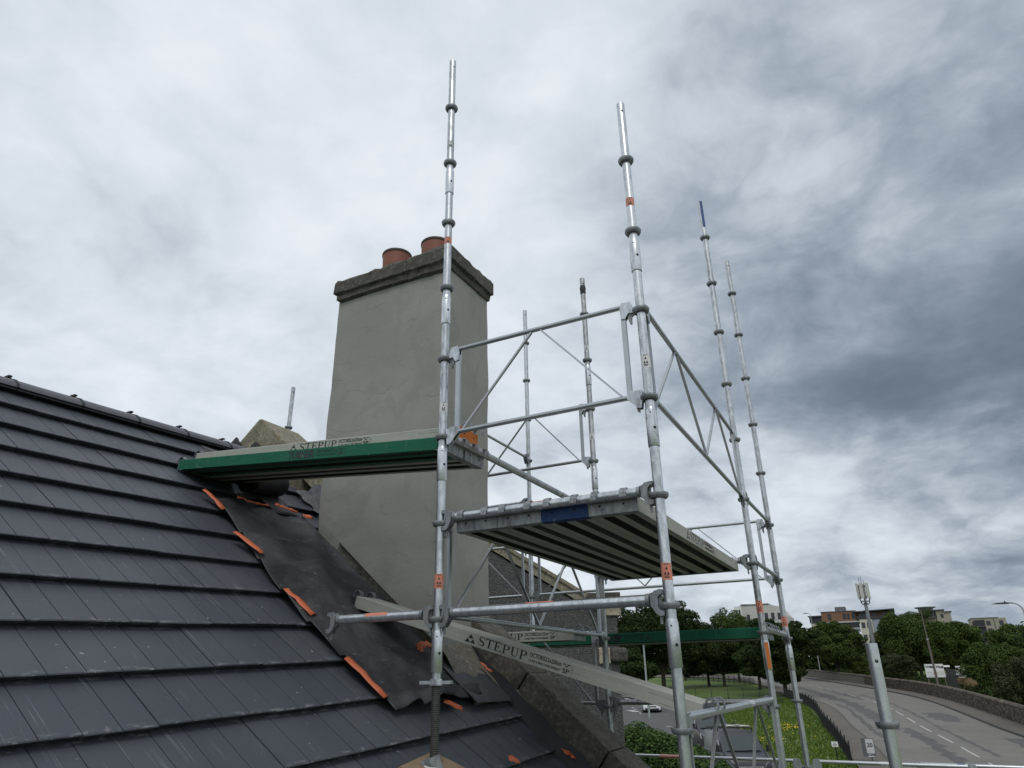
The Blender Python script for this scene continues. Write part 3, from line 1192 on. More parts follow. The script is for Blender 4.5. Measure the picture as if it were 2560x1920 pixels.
cap_block('cap_stone', -4.045, -3.225, 4.19, 4.94, 3.245, 3.465, 3, .05)
cap_block('cap_stone', -3.217, -2.755, 4.19, 4.94, 3.240, 3.475, 5, .05)
for (x, y, h, tl) in ((-3.62, 4.56, 3.825, .0), (-3.17, 4.57, 3.81, .0)):
    M = Matrix.Translation(Vector((x, y, 0)) - roof_off)
    pm = MB().lathe([(.132, 3.42), (.136, h - .11), (.139, h - .03)], 32, M)
    pot = part('chimney_pot', pm, 'terracotta', chim, True)
    rmm = MB().lathe([(.140, h - .030), (.145, h - .024), (.145, h - .006), (.141, h), (.127, h), (.124, h - .03), (.119, 3.45)], 32, M)
    o = part('chimney_pot_rim', rmm, 'pot_rim', chim, True)
# mortar haunch at the foot of the chimney
mm = MB()
nu, ns = 10, 8
for i in range(nu + 1):
    for j in range(ns + 1):
        y = 4.20 + .42 * i / nu
        x = -2.79 + .30 * j / ns
        h = .10 * (1 - j / ns) ** 1.5 + .012 + mn.noise(Vector((x * 9, y * 9, 1))) * .02
        if j == ns:
            h = -.02
        mm.v.append((x + mn.noise(Vector((y * 7, x * 3, 4))) * .02, y, roof_z(x, y) + h))
for i in range(nu):
    for j in range(ns):
        mm.f.append((i * (ns + 1) + j, i * (ns + 1) + j + 1, (i + 1) * (ns + 1) + j + 1, (i + 1) * (ns + 1) + j))
wpart('mortar_haunch', mm, 'mortar', house, True)


# ------------------------------------------------------------------ membrane laid over the stripped tiles beside the chimney
def sheet(name, label, cat, s0, s1, u0, u1, ns, nu, hf, mat, edge=None, kind=None):
    mb = MB()
    for i in range(ns + 1):
        for j in range(nu + 1):
            a, b = i / ns, j / nu
            s = s0 + (s1 - s0) * a
            ul, ur = u0(s), u1(s)
            u = ul + (ur - ul) * b
            sj, uj, h = hf(s, u, a, b)
            mb.v.append(tuple(rp(s + sj, u + uj, h)))
    for i in range(ns):
        for j in range(nu):
            mb.f.append((i * (nu + 1) + j, i * (nu + 1) + j + 1, (i + 1) * (nu + 1) + j + 1, (i + 1) * (nu + 1) + j))
    o = link(name, mb.mesh(name, True), mat)
    so = o.modifiers.new('t', 'SOLIDIFY'); so.thickness = 0.003
    return tag(o, label, cat)


def felt_h(s, u, a, b):
    p = Vector((s * 2.0, u * 3.2, 0))
    w = mn.noise(p) * .036 + mn.noise(p * 2.7 + Vector((3, 1, 0))) * .020 + mn.noise(p * 6.0) * .004
    # long folds falling from the chimney side down to the lower left
    fold = max(0.0, math.sin((u * 1.15 + s * 0.95) * 5.2)) ** 3 * .055 * min(1, b * 2.5) * min(1, (1 - b) * 5 + .3)
    step = ((s - ROOF_S0) / ROOF_G) % 1.0
    sag = (-.022 * step + .010) * (1 - .7 * max(0, b - .6) / .4)
    e = min(1, b * 6) * min(1, (1 - b) * 5)
    h = .016 + (w + fold) * (0.25 + .75 * e) + sag + .012
    if a > .96:
        h += max(0, mn.noise(Vector((u * 6, 2, 0)))) * .05 - .006
    if abs(u - 3.55) < .09 and a > .93:
        h += .05 * math.cos((u - 3.55) / .09 * math.pi / 2) * (a - .93) / .07
    sj = mn.noise(Vector((u * 5, 0, 7))) * .03 if a > .98 else 0
    return sj, mn.noise(Vector((0, s * 3, 9))) * .02 * (1 - b), max(h, .012)


sheet('roofing_membrane', 'black dusty roofing membrane taped over tiles beside the chimney', 'membrane', -3.79, -1.69,
      lambda s: 3.31 + .05 * math.sin(s * 3), lambda s: 4.235 if s < -2.12 else 4.235 + .16 * min(1, (s + 2.12) / .3), 90, 46, felt_h, 'membrane')
sheet('flashing_sheet', 'dark specked flashing sheet between chimney foot and stone coping', 'flashing', -1.98, -1.63,
      lambda s: 4.16, lambda s: 4.60 + .03 * (s + 1.98), 16, 16,
      lambda s, u, a, b: (.03 * b, 0, .030 + mn.noise(Vector((s * 8, u * 8, 2))) * .008 + .02 * max(0, b - .8)), 'lead')
sheet('membrane_offcut', 'loose dark membrane strip above the taped sheet under the roll', 'membrane', -4.70, -3.74,
      lambda s: 3.75 + .2 * (s + 4.7), lambda s: 4.17 - .02 * (s + 4.7), 20, 8,
      lambda s, u, a, b: (0, 0, .030 + mn.noise(Vector((s * 4, u * 5, 5))) * .012), 'upstand_black')
# roll of membrane lying across the roof under the boards
c0, c1 = rp(-4.04, 3.78, .125), rp(-4.09, 4.13, .125)
ax = (c1 - c0).normalized()
fx, fy, _ = frame_of(ax)
rl = MB()
N, LN = 90, 14
for k in range(LN + 1):
    P = c0 + (c1 - c0) * (k / LN)
    for i in range(N + 1):
        t = i / N * 2 * math.pi * 3.4
        rr = .052 + .068 * i / N + .003 * math.sin(t * 3 + k * .4)
        rl.v.append(tuple(P + fx * (rr * math.cos(t)) + fy * (rr * math.sin(t)) + ax * (.012 * math.sin(t * 2) if k in (0, LN) else 0)))
for k in range(LN):
    for i in range(N):
        rl.f.append((k * (N + 1) + i, k * (N + 1) + i + 1, (k + 1) * (N + 1) + i + 1, (k + 1) * (N + 1) + i))
o = link('membrane_roll', rl.mesh('membrane_roll', True), 'upstand_black')
so = o.modifiers.new('t', 'SOLIDIFY'); so.thickness = .004
tag(o, 'black roll of roofing membrane under the stacked green and grey boards', 'roll')
# pale torn wrapper curling from the roll's open end
wr = MB()
for k in range(9):
    t = -0.6 + 2.0 * k / 8
    for q in (0.0, .07 + .03 * math.sin(k)):
        P = c1 + ax * (.005 + q) + fx * (.10 * math.cos(t)) + fy * (.10 * math.sin(t))
        wr.v.append(tuple(P))
for k in range(8):
    wr.f.append((2 * k, 2 * k + 1, 2 * k + 3, 2 * k + 2))
o = link('roll_wrapper', wr.mesh('roll_wrapper', True), 'sticker_white')
tag(o, 'small white torn wrapper curling out of the membrane roll', 'wrapper')


def tape(pts, w, label, lift=.0):
    """strip of orange tape along roof points (s,u)"""
    mb = MB()
    r = random.Random(len(label) * 7 + int(abs(pts[0][0]) * 100))
    P = []
    for (a, b) in zip(pts, pts[1:]):
        for k in range(5):
            t = k / 5
            P.append((a[0] + (b[0] - a[0]) * t, a[1] + (b[1] - a[1]) * t))
    P.append(pts[-1])
    for i, (s, u) in enumerate(P):
        q = P[min(i + 1, len(P) - 1)]
        p = P[max(i - 1, 0)]
        d = Vector((q[0] - p[0], q[1] - p[1])).normalized()
        nrm = Vector((-d.y, d.x)) * w / 2
        h = lift + .075 + r.uniform(-.004, .006)
        for sgn in (-1, 0, 1):
            mb.v.append(tuple(rp(s + nrm.x * sgn + r.uniform(-.004, .004), u + nrm.y * sgn, h + (.006 if sgn == 0 else r.uniform(-.006, .002)))))
    for i in range(len(P) - 1):
        for j in range(2):
            mb.f.append((i * 3 + j, i * 3 + j + 1, i * 3 + j + 4, i * 3 + j + 3))
    o = link('tape_strip', mb.mesh('tape_strip', True), 'tape_orange')
    so = o.modifiers.new('t', 'SOLIDIFY'); so.thickness = .002
    tag(o, label, 'tape', 'orange tape strips on the roof')


tape([(-3.86, 3.32), (-3.63, 3.36)], .055, 'orange tape strip on the membrane edge just below the green board', -.035)
tape([(-3.33, 3.27), (-3.09, 3.345)], .062, 'second orange tape strip down the membrane edge from the boards', -.035)
tape([(-2.72, 3.285), (-2.47, 3.335)], .062, 'orange tape strip on the membrane edge level with the free tube end', -.035)
tape([(-2.09, 3.30), (-1.76, 3.345)], .060, 'longest and lowest orange tape strip on the membrane edge', -.035)
tape([(-2.03, 3.985), (-2.12, 4.02), (-2.15, 4.11), (-2.12, 4.19)], .06, 'bent orange tape piece on the membrane left of the threaded jack', .0)
tape([(-1.695, 3.84), (-1.605, 3.95)], .05, 'short orange tape piece on tiles behind the threaded jack', -.045)
tape([(-1.93, 4.575), (-1.83, 4.59)], .03, 'thin orange tape beside the dark specked flashing sheet', .0)
tape([(-1.13, 4.56), (-1.10, 4.63), (-1.05, 4.60)], .045, 'orange tape piece by the lowest coping stone in view', -.03)
tape([(-1.21, 3.93), (-1.17, 4.00)], .05, 'orange tape scrap on tiles at the bottom of the picture', -.04)
tape([(-3.83, 3.58), (-3.775, 3.70), (-3.79, 3.85)], .028, 'thin curved orange tape under the membrane roll', -.02)
tape([(-3.83, 3.95), (-3.80, 4.02), (-3.77, 4.15)], .04, 'crumpled orange tape on the loose membrane strip', -.015)
tape([(-3.75, 4.20), (-3.725, 4.285)], .055, 'short orange tape against the chimney foot on its upper side', -.02)


# ------------------------------------------------------------------ scaffold
Z0 = 1.28784


def Zk(k):
    return Z0 + 0.5 * k


TR = 0.02415
rb = MB().lathe([(.0315, .012), (.0440, .013), (.0462, .006), (.0440, -.004), (.038, -.013), (.0315, -.014)], 28, close=True)
for q in range(4):
    Mq = Matrix.Rotation(math.pi / 4 + q * math.pi / 2, 4, 'Z')
    rb.box(.022, .034, -.006, .006, -.011, .010, Mq)
RING = rb.mesh('ring', True)
RING.materials.append(MATS['cast'])
slv = MB().lathe([(TR + .0006, -.055), (.0285, -.072), (.0288, -.255), (.0278, -.257), (.0262, -.257), (.0250, -.230)], 24)
SLEEVE = slv.mesh('sleeve', True)
SLEEVE.materials.append(MATS['galv_bright'])


def disc_on_tube(r, ang, z, rad):
    """small dark round hole lying on a tube's surface"""
    mb = MB()
    n = 12
    for i in range(n):
        t = 2 * math.pi * i / n
        a = ang + rad * math.cos(t) / r
        mb.v.append((r * math.cos(a), r * math.sin(a), z + rad * math.sin(t)))
    mb.f.append(tuple(range(n)))
    return mb


def patch_on_tube(r, a0, a1, z0, z1, n=10):
    mb = MB()
    for z in (z0, z1):
        for i in range(n + 1):
            a = a0 + (a1 - a0) * i / n
            mb.v.append((r * math.cos(a), r * math.sin(a), z))
    for i in range(n):
        mb.f.append((i, i + 1, n + 2 + i, n + 1 + i))
    return mb


def sticker(root, x, y, z, h, mat, mark=True, r=TR, span=1.25, turn=0.0):
    """printed label round a tube, facing the camera side; z local"""
    a = math.atan2(-y, -x) + turn
    p = part('sticker', patch_on_tube(r + .0007, a - span, a + span, z, z + h), mat, root, True)
    if mark:
        k = MB()
        n = 0
        for (cx, cz, sz) in ((0, .60, .20), (-.20, .30, .20), (.20, .30, .20)):
            for dx, dz in ((-.5, 0), (.5, 0), (0, 1)):
                aa = a + (cx + dx * sz * 1.9) * h / r * .42
                k.v.append(((r + .0014) * math.cos(aa), (r + .0014) * math.sin(aa), z + h * (cz + dz * sz * 1.1)))
            k.f.append((n, n + 1, n + 2)); n += 3
        for zz in (.12, .20, .90):
            m = len(k.v)
            for i in range(5):
                aa = a - .45 + .9 * i / 4
                for dz in (0, .045):
                    k.v.append(((r + .0014) * math.cos(aa), (r + .0014) * math.sin(aa), z + h * (zz + dz)))
            for i in range(4):
                k.f.append((m + 2 * i, m + 2 * i + 2, m + 2 * i + 3, m + 2 * i + 1))
        part('sticker_print', k, 'ink', p)
    return p


STD_POS = {}


def standard(key, x, y, kb, kt, label, ztop, zbot, sleeves=(), mat='galv', lean=(0, 0), zring=None, group='scaffold standards'):
    STD_POS[key] = (x, y)
    M = Matrix.Translation((x, y, zbot))
    if lean != (0, 0):
        M = M @ Matrix(((1, 0, lean[0], 0), (0, 1, lean[1], 0), (0, 0, 1, 0), (0, 0, 0, 1)))
    root = thing('scaffold_standard', label, 'standard', M, group)
    L_ = ztop - zbot
    tb = MB().lathe([(TR, 0), (TR, L_), (TR - .003, L_ + .001), (TR - .004, L_ - .05)], 28)
    part('standard_tube', tb, mat, root, True)
    ks = range(kb, kt + 1)
    for k in ks:
        z = (Zk(k) if zring is None else zring[k]) - zbot
        if 0 < z < L_:
            part('ring', RING, None, root, M=Matrix.Translation((0, 0, z)) @ Matrix.Rotation(0.3 * k, 4, 'Z') if False else Matrix.Translation((0, 0, z)))
    a = math.atan2(-y, -x)
    for k in sleeves:
        z = Zk(k) - zbot
        s = part('sleeve', SLEEVE, None, root, M=Matrix.Translation((0, 0, z)))
        part('pin_hole', disc_on_tube(.0293, a + .45, -.165, .0075), 'hole', s)
        part('pin_hole', disc_on_tube(.0293, a - .1, -.085, .004), 'hole', s)
    part('pin_hole', disc_on_tube(TR + .0006, a + .35, L_ - .07, .0075), 'hole', root)
    return root


ROOF_S1 = -0.36
s1 = standard('S1', -2.115, 3.183, -2, 5, 'tall galvanised scaffold standard rising in front of the chimney', 4.25, -0.02 + .02, (4, 2, 0, -2))
sticker(s1, -2.115, 3.183, 2.62 - 0.0, .05, 'sticker_orange')
sticker(s1, -2.115, 3.183, Zk(0) + .155, .06, 'sticker_white')
sticker(s1, -2.115, 3.183, Zk(-1) - .345, .075, 'sticker_orange')
sticker(s1, -2.115, 3.183, Zk(4) + .13, .06, 'galv_dull', True)
s2 = standard('S2', -.876, 3.178, -4, 3, 'thick galvanised scaffold standard with orange label standing nearest the camera', 3.227, gz(3) + .05, (2, 0, -2), 'galv_bright')
zb2 = gz(3) + .05
sticker(s2, -.876, 3.178, Zk(-1) - .39 - zb2, .075, 'sticker_orange')
sticker(s2, -.876, 3.178, Zk(2) + .17 - zb2, .055, 'sticker_orange')
sticker(s2, -.876, 3.178, Zk(0) + .16 - zb2, .075, 'sticker_white')
s3 = standard('S3', -.884, 5.68, -5, 5, 'galvanised scaffold standard with blue paint at its top end', 4.20, gz(5.7), (-2,))
zb3 = gz(5.7)
sticker(s3, -.884, 5.68, Zk(-1) - .36 - zb3, .085, 'sticker_orange')
a3 = math.atan2(-5.68, .884)
part('paint_mark', patch_on_tube(TR + .0008, a3 - .1, a3 + 1.0, 4.20 - .30 - zb3, 4.20 - zb3), 'paint_blue', s3, True)
part('paint_mark', patch_on_tube(.0294, a3 - .1, a3 + .9, Zk(-2) - .25 - zb3, Zk(-2) - .07 - zb3), 'cap_orange', s3, True)
s4 = standard('S4', -.874, 6.862, -5, 5, 'farthest right tall scaffold standard, plain galvanised top, beside the blue-topped one', 4.204, gz(6.9), (-2,))
sticker(s4, -.874, 6.862, Zk(-1) - .40 - gz(6.9), .085, 'sticker_orange')
s6 = standard('S6', -2.124, 5.648, -5, 4, 'scaffold standard with black tape wrapped near its top, behind the guard frame', 3.698, gz(5.7), (3, 1), 'galv_dull')
z6 = gz(5.7)
tb = MB().lathe([(.0255, 3.52 - z6), (.029, 3.53 - z6), (.0265, 3.555 - z6), (.031, 3.575 - z6), (.0285, 3.60 - z6), (.0255, 3.615 - z6)], 16)
part('tape_wrap', tb, 'tape_black', s6, True)
sticker(s6, -2.124, 5.648, Zk(4) - .40 - z6, .06, 'sticker_white')
sticker(s6, -2.124, 5.648, Zk(1) + .20 - z6, .06, 'sticker_white')
s7 = standard('S7', -3.362, 6.838, -5, 5, 'slim distant scaffold standard just right of the chimney', 4.249, gz(6.9), ())
sH = standard('SH', -3.362, 5.648, -5, 1, 'scaffold standard close behind the chimney, mostly hidden', 2.45, gz(5.7), ())
s9 = standard('S9', -5.955, 5.648, -5, 3, 'short scaffold standard end showing above the roof left of the chimney', 3.31, gz(5.7), ())
s5 = standard('S5', -.111, 3.50, -3, -3, 'stub scaffold standard with open top end in front of the road', .1155, gz(3.5), (), 'galv_bright', lean=(.0, .0), zring={-3: -.197})


def head(mb, P, d):
    """cast coupling jaw round the ring: P on the standard's axis at ring height + .03, d pointing from ledger to standard"""
    d = Vector(d).normalized()
    side = Vector((0, 0, 1)).cross(d).normalized()
    M = basis(d, Vector((0, 0, 1)), d.cross(Vector((0, 0, 1))), Vector(P))
    C = [(-.092, .028), (-.066, .052), (-.024, .056), (-.020, .034), (-.040, .030), (-.052, .014), (-.052, -.040), (-.044, -.054), (-.020, -.058), (-.022, -.082), (-.046, -.086), (-.066, -.072), (-.090, -.026)]
    C = [(-.020 + (x + .020) * .86, -.018 + (z + .018) * .80) for x, z in C]
    mb.prism(C, -.023, -.009, M)
    mb.prism(C, .009, .023, M)
    mb.prism([(-.094, .027), (-.058, .036), (-.058, -.05), (-.092, -.026)], -.0075, .0075, M)
    # wedge pin hanging below
    mb.prism([(-.050, .045), (-.036, .045), (-.038, -.105), (-.048, -.105)], -.0055, .0055, M)


def ledger(A, B, k, label, r=.0215, mat='galv', headA=True, headB=True, group='scaffold ledgers', dz=.030, stick=None, cat='ledger'):
    A, B = Vector((*A, Zk(k) + dz)), Vector((*B, Zk(k) + dz))
    root = thing('scaffold_ledger', label, cat, A, group)
    d = (B - A).normalized()
    LN = (B - A).length
    ia, ib = .088, LN - .088
    mb = MB().tube(d * ia, d * ib, r, n=24)
    part('ledger_tube', mb, mat, root, True)
    for on, P, dd, q in ((headA, Vector(), -d, ia), (headB, d * LN, d, ib)):
        if on:
            h = MB()
            head(h, P, dd)
            h.tube(d * q, d * q - dd * .018, r + .003, n=20)
            part('coupling_head', h, 'cast', root)
    if stick:
        f0, f1, m = stick
        x, y, _ = frame_of(d)
        mb = MB()
        n = 8
        cen = (A + B) / 2
        v = (-cen).normalized()
        a0 = math.atan2(v.dot(y), v.dot(x))
        up = math.atan2(y.z, x.z)
        a0 = a0 * .35 + up * .65 if abs(up - a0) < math.pi else up
        for fr in (f0, f1):
            for i in range(n + 1):
                a = a0 - .7 + 1.4 * i / n
                mb.v.append(tuple(d * (LN * fr) + x * ((r + .0008) * math.cos(a)) + y * ((r + .0008) * math.sin(a))))
        for i in range(n):
            mb.f.append((i, i + 1, n + 2 + i, n + 1 + i))
        part('sticker', mb, m, root, True)
    return root


def guard_frame(A, B, k0, k1, label, nv=2, mat='galv', group='scaffold guard frames', r=.0138, stick=None):
    """two rails, end uprights and zig-zag braces, with wedge brackets at the corners"""
    A0 = Vector((*A, Zk(k0)))
    B0 = Vector((*B, Zk(k0)))
    root = thing('guard_frame', label, 'guard frame', A0, group)
    d = (B0 - A0).normalized()
    LN = (B0 - A0).length
    H = .5 * (k1 - k0)
    side = Vector((0, 0, 1)).cross(d)
    zt, zb_ = H + .048, .022
    Z = Vector((0, 0, 1))
    part('top_rail', MB().tube(d * .078 + Z * zt, d * (LN - .078) + Z * zt, r, n=16), 'galv_rail_bright' if 'bright' in mat else 'galv_rail', root, True)
    part('bottom_rail', MB().tube(d * .075 + Z * zb_, d * (LN - .075) + Z * zb_, r, n=16), 'galv_rail_bright' if 'bright' in mat else 'galv_rail', root, True)
    for q in (.098, LN - .098):
        part('upright', MB().bar(d * q + Z * (zb_ + .008), d * q + Z * (zt - .04), .026, .018, d), 'galv_rail', root)
    step = (LN - .24) / nv
    for i in range(nv // 2 if nv > 2 else 1):
        w = (LN - .28) / (nv // 2 if nv > 2 else 1)
        x0 = .14 + w * i
        xm = x0 + w / 2
        for (xa, xb) in ((x0, xm - .03), (x0 + w, xm + .03)):
            part('brace', MB().bar(d * xa + Z * (zb_ + .012), d * xb + Z * (zt - .012), .016, .010, side), 'galv_rail', root)
    for q, s in ((0, 1), (LN, -1)):
        P = d * q
        for zz in (H, 0):
            M = basis(d * s, Z, (d * s).cross(Z), P + Z * zz)
            h = MB()
            C = [(.040, .018), (.052, .062), (.100, .066), (.112, .030), (.108, -.030), (.086, -.034), (.066, -.004), (.040, -.006)] if zz else \
                [(.030, .046), (.100, .050), (.112, .012), (.082, -.018), (.062, -.046), (.040, -.050), (.034, -.012)]
            h.prism(C, -.016, -.010, M)
            h.prism(C, .010, .016, M)
            h.prism([(.042, .020), (.060, .020), (.060, -.008), (.042, -.008)], -.0095, .0095, M)
            b_ = part('bracket', h, 'galv', root)
            wd = MB().prism([(.034, .004), (.078, .010), (.074, -.018), (.064, -.062), (.054, -.070), (.050, -.024), (.034, -.012)], -.006, .006, M)
            part('wedge', wd, 'cast', b_)
    if stick:
        f0, f1, m, top = stick
        zz = zt if top else zb_
        mb = MB()
        x, y, _ = frame_of(d)
        for fr in (f0, f1):
            for i in range(9):
                a = 2 * math.pi * i / 8
                mb.v.append(tuple(d * (LN * fr) + Z * zz + x * ((r + .0008) * math.cos(a)) + y * ((r + .0008) * math.sin(a))))
        for i in range(8):
            mb.f.append((i, i + 1, 10 + i, 9 + i))
        part('sticker', mb, m, root, True)
    return root


S = STD_POS
ledger(S['S1'], S['S2'], -1, 'galvanised ledger carrying the near hooks of the square deck', r=.0235, stick=(.42, .55, 'sticker_orange'), mat='galv_bright')
ledger(S['S1'], S['S2'], -2, 'shiny galvanised ledger with orange label crossing below the square deck', r=.0255, stick=(.42, .54, 'sticker_orange'), mat='galv_bright')
ledger(S['S1'], (-2.875, 3.183), -2, 'short galvanised tube with a free coupling jaw pointing over the membrane', r=.0245, stick=(.42, .62, 'sticker_orange'), mat='galv_bright')
ledger(S['S1'], S['S6'], 0, 'galvanised ledger holding the right end of the green and grey boards', r=.0225, mat='galv_dull')
ledger(S['S6'], S['S3'], -1, 'galvanised ledger under the far end of the square deck')
ledger(S['S6'], S['S3'], -3, 'low galvanised ledger crossing behind the sloping board')
ledger(S['S3'], S['S4'], -2, 'short ledger with hooks at the right end of the low green board')
ledger(S['S3'], S['S4'], -1, 'short plain ledger between the two right-hand tall standards', r=.017)
ledger(S['S3'], S['S4'], 0, 'short upper ledger joining the two right-hand tall standards', r=.0145)
ledger(S['SH'], S['S7'], 2, 'short ledger running from behind the chimney to the slim standard', r=.0145)
ledger(S['SH'], S['S7'], -2, 'low ledger behind the chimney carrying the board ends', r=.019)
rr_ = ledger((-5.86, 6.84), S['S7'], 1, 'pale rail with rusty patch seen between chimney and slim standard', r=.0155, mat='galv_bright', headA=False)
mb = MB().tube(Vector((2.5 - .50, 0, 0)), Vector((2.5 - .36, 0, 0)), .0162, n=16)
part('rust_patch', mb, 'rust', rr_, True)

guard_frame(S['S1'], S['S2'], 0, 1, 'near guard frame with two braces between the two front standards', 2, 'galv')
guard_frame(S['S2'], S['S3'], 0, 1, 'long guard frame with four braces running back along the right side', 4, 'galv')
guard_frame(S['S1'], S['S6'], -2, -1, 'long guard frame under the left edge of the square deck', 4, 'galv_dull')
guard_frame(S['SH'], S['S6'], 1, 2, 'guard frame behind the near one, reaching left to the chimney', 2, 'galv')
guard_frame(S['SH'], S['S6'], -3, -2, 'low guard frame behind the coping, left of the taped standard', 2, 'galv_dull')
guard_frame(S['S7'], S['S4'], -1, 0, 'far long guard frame seen under the square deck against the sky', 4, 'galv_bright')
guard_frame((-5.86, 6.84), S['S7'], -1, 0, 'far guard frame left of the slim standard against the roughcast gable', 4, 'galv_bright')
guard_frame(S['S2'], S['S3'], -4, -3, 'low right guard frame carrying the foot of the sloping board', 4, 'galv_bright', r=.019, stick=(.62, .66, 'sticker_white', True))
guard_frame(S['S7'], S['S4'], -5, -4, 'lowest far guard frame with orange label above the parked van', 4, 'galv_bright', stick=(.50, .585, 'sticker_orange', True))
guard_frame(S['S4'], (.376, 6.862), -5, -4, 'lowest guard frame across the 20 zone sign, ending right of the stub', 2, 'galv_bright', stick=(.44, .54, 'sticker_white', True))
guard_frame((-.12, 6.93), (2.38, 6.93), -5, -4, 'guard frame with blue paint crossing the bottom right corner', 4, 'galv_bright', stick=(.13, .15, 'paint_blue', True))


# --- planks
def smooth_profile(bot):
    return None


PLANK_H = 0.075


def plank_body(L_):
    """pressed steel plank: painted top, deep sides, returned flanges and a centre rib; the channels between are coloured dark for recess shade"""
    W2, H, t = .1115, PLANK_H, .0022
    shell = [[(-W2 + .036, -H), (-W2, -H), (-W2, -.004), (-W2 + .004, 0), (W2 - .004, 0), (W2, -.004), (W2, -H), (W2 - .036, -H)], [(-.022, -H + .002), (.022, -H + .002)]]
    shaded = [[(W2 - .036, -H), (W2 - .036, -H + t), (W2 - t, -H + t), (W2 - t, -t), (.024, -t), (.022, -H + .002)],
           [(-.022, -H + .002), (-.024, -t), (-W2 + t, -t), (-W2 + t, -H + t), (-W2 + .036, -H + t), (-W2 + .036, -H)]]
    out = []
    for lines in (shell, shaded):
        mb = MB()
        for ln in lines:
            o = len(mb.v)
            n = len(ln)
            for x in (.030, L_ - .030):
                mb.v += [(x, y, z) for y, z in ln]
            mb.f += [(o + i, o + i + 1, o + n + i + 1, o + n + i) for i in range(n - 1)]
        out.append(mb)
    return out


def plank_cap(L_, end):
    x = .030 if end == 0 else L_ - .030
    s = 1 if end == 0 else -1
    mb = MB()
    mb.box(min(x, x - .004 * s), max(x, x - .004 * s), -.1125, .1125, -PLANK_H - .002, .001)
    mb.box(min(x, x + .05 * s), max(x, x + .05 * s), -.1128, .1128, -PLANK_H - .0035, -PLANK_H - .001)
    return mb


def plank_hook(L_, end, y):
    x = .030 if end == 0 else L_ - .030
    s = -1 if end == 0 else 1
    mb = MB()
    pts = [(0, -.012), (.003, .014), (.016, .029), (.034, .033), (.052, .026), (.062, .006), (.063, -.014)]
    for a, b in zip(pts, pts[1:]):
        mb.bar((x + s * a[0], y, a[1]), (x + s * b[0], y, b[1]), .030, .006, (0, 1, 0))
    return mb


def glyph_S(x0, k):
    sp = [(.63, .74, .05), (.57, .92, .05), (.38, .965, .065), (.2, .91, .1), (.13, .76, .15), (.21, .61, .165), (.4, .50, .18), (.57, .385, .165), (.62, .24, .15), (.53, .09, .1), (.34, .035, .065), (.14, .09, .05), (.07, .27, .05)]
    vs, fs = [], []
    for i, (x, y, w) in enumerate(sp):
        a, b = sp[max(0, i - 1)], sp[min(len(sp) - 1, i + 1)]
        d = Vector((b[0] - a[0], b[1] - a[1])).normalized()
        n = Vector((-d.y, d.x)) * w / 2
        vs += [(x0 + x + n.x, y + n.y), (x0 + x - n.x, y - n.y)]
    for i in range(len(sp) - 1):
        fs.append((2 * i, 2 * i + 1, 2 * i + 3, 2 * i + 2))
    return vs, fs


def arc_strip(co, ro, ci, ri, a0, a1, n=10):
    vs, fs = [], []
    for i in range(n + 1):
        a = math.radians(a0 + (a1 - a0) * i / n)
        vs += [(co[0] + ro[0] * math.cos(a), co[1] + ro[1] * math.sin(a)), (ci[0] + ri[0] * math.cos(a), ci[1] + ri[1] * math.sin(a))]
    for i in range(n):
        fs.append((2 * i, 2 * i + 1, 2 * i + 3, 2 * i + 2))
    return vs, fs


def rect(x0, y0, x1, y1):
    return [(x0, y0), (x1, y0), (x1, y1), (x0, y1)], [(0, 1, 2, 3)]


def poly(p):
    return p, [tuple(range(len(p)))]


def glyphs(ch):
    if ch == 'S':
        return [glyph_S(0, 0)], .72
    if ch == 'T':
        return [poly([(0, 1), (0, .74), (.05, .74), (.09, .9), (.32, .92), (.32, .06), (.22, .05), (.22, 0), (.58, 0), (.58, .05), (.48, .06), (.48, .92), (.71, .9), (.75, .74), (.8, .74), (.8, 1)])], .86
    if ch == 'E':
        return [poly([(0, 0), (0, .05), (.09, .06), (.09, .94), (0, .95), (0, 1), (.68, 1), (.68, .76), (.63, .76), (.58, .92), (.25, .93), (.25, .55), (.42, .55), (.46, .66), (.5, .66), (.5, .36), (.46, .36), (.42, .48), (.25, .48), (.25, .07), (.6, .08), (.67, .27), (.72, .27), (.72, 0)])], .79
    if ch == 'P':
        return [poly([(0, 0), (0, .05), (.09, .06), (.09, .94), (0, .95), (0, 1), (.25, 1), (.25, .06), (.35, .05), (.35, 0)]), rect(.252, .935, .36, 1), rect(.252, .44, .36, .505),
                arc_strip((.362, .72), (.33, .28), (.362, .72), (.16, .215), 90, -90)], .76
    return [rect(.09, .32, .25, .945), rect(0, .95, .34, 1), rect(.60, .32, .67, .945), rect(.52, .95, .76, 1), arc_strip((.38, .318), (.29, .31), (.425, .318), (.175, .235), 180, 360)], .84


def stepup_mesh():
    mb = MB()
    x = 0
    # triangle mark made of three small triangles
    w = 1.1
    for (cx, cy) in ((0, 0), (.56, 0), (.28, .5)):
        mb.add([(x + cx, cy, 0), (x + cx + .54, cy, 0), (x + cx + .27, cy + .48, 0)], [(0, 1, 2)])
    x += 1.32
    for ch in 'STEPUP':
        gl, adv = glyphs(ch)
        for vs, fs in gl:
            mb.add([(x + a, b, 0) for a, b in vs], fs)
        x += adv * 1.04
    return mb, x


_sm, STEP_W = stepup_mesh()
STEPUP = _sm.mesh('brand_lettering')
STEPUP.materials.append(MATS['ink'])


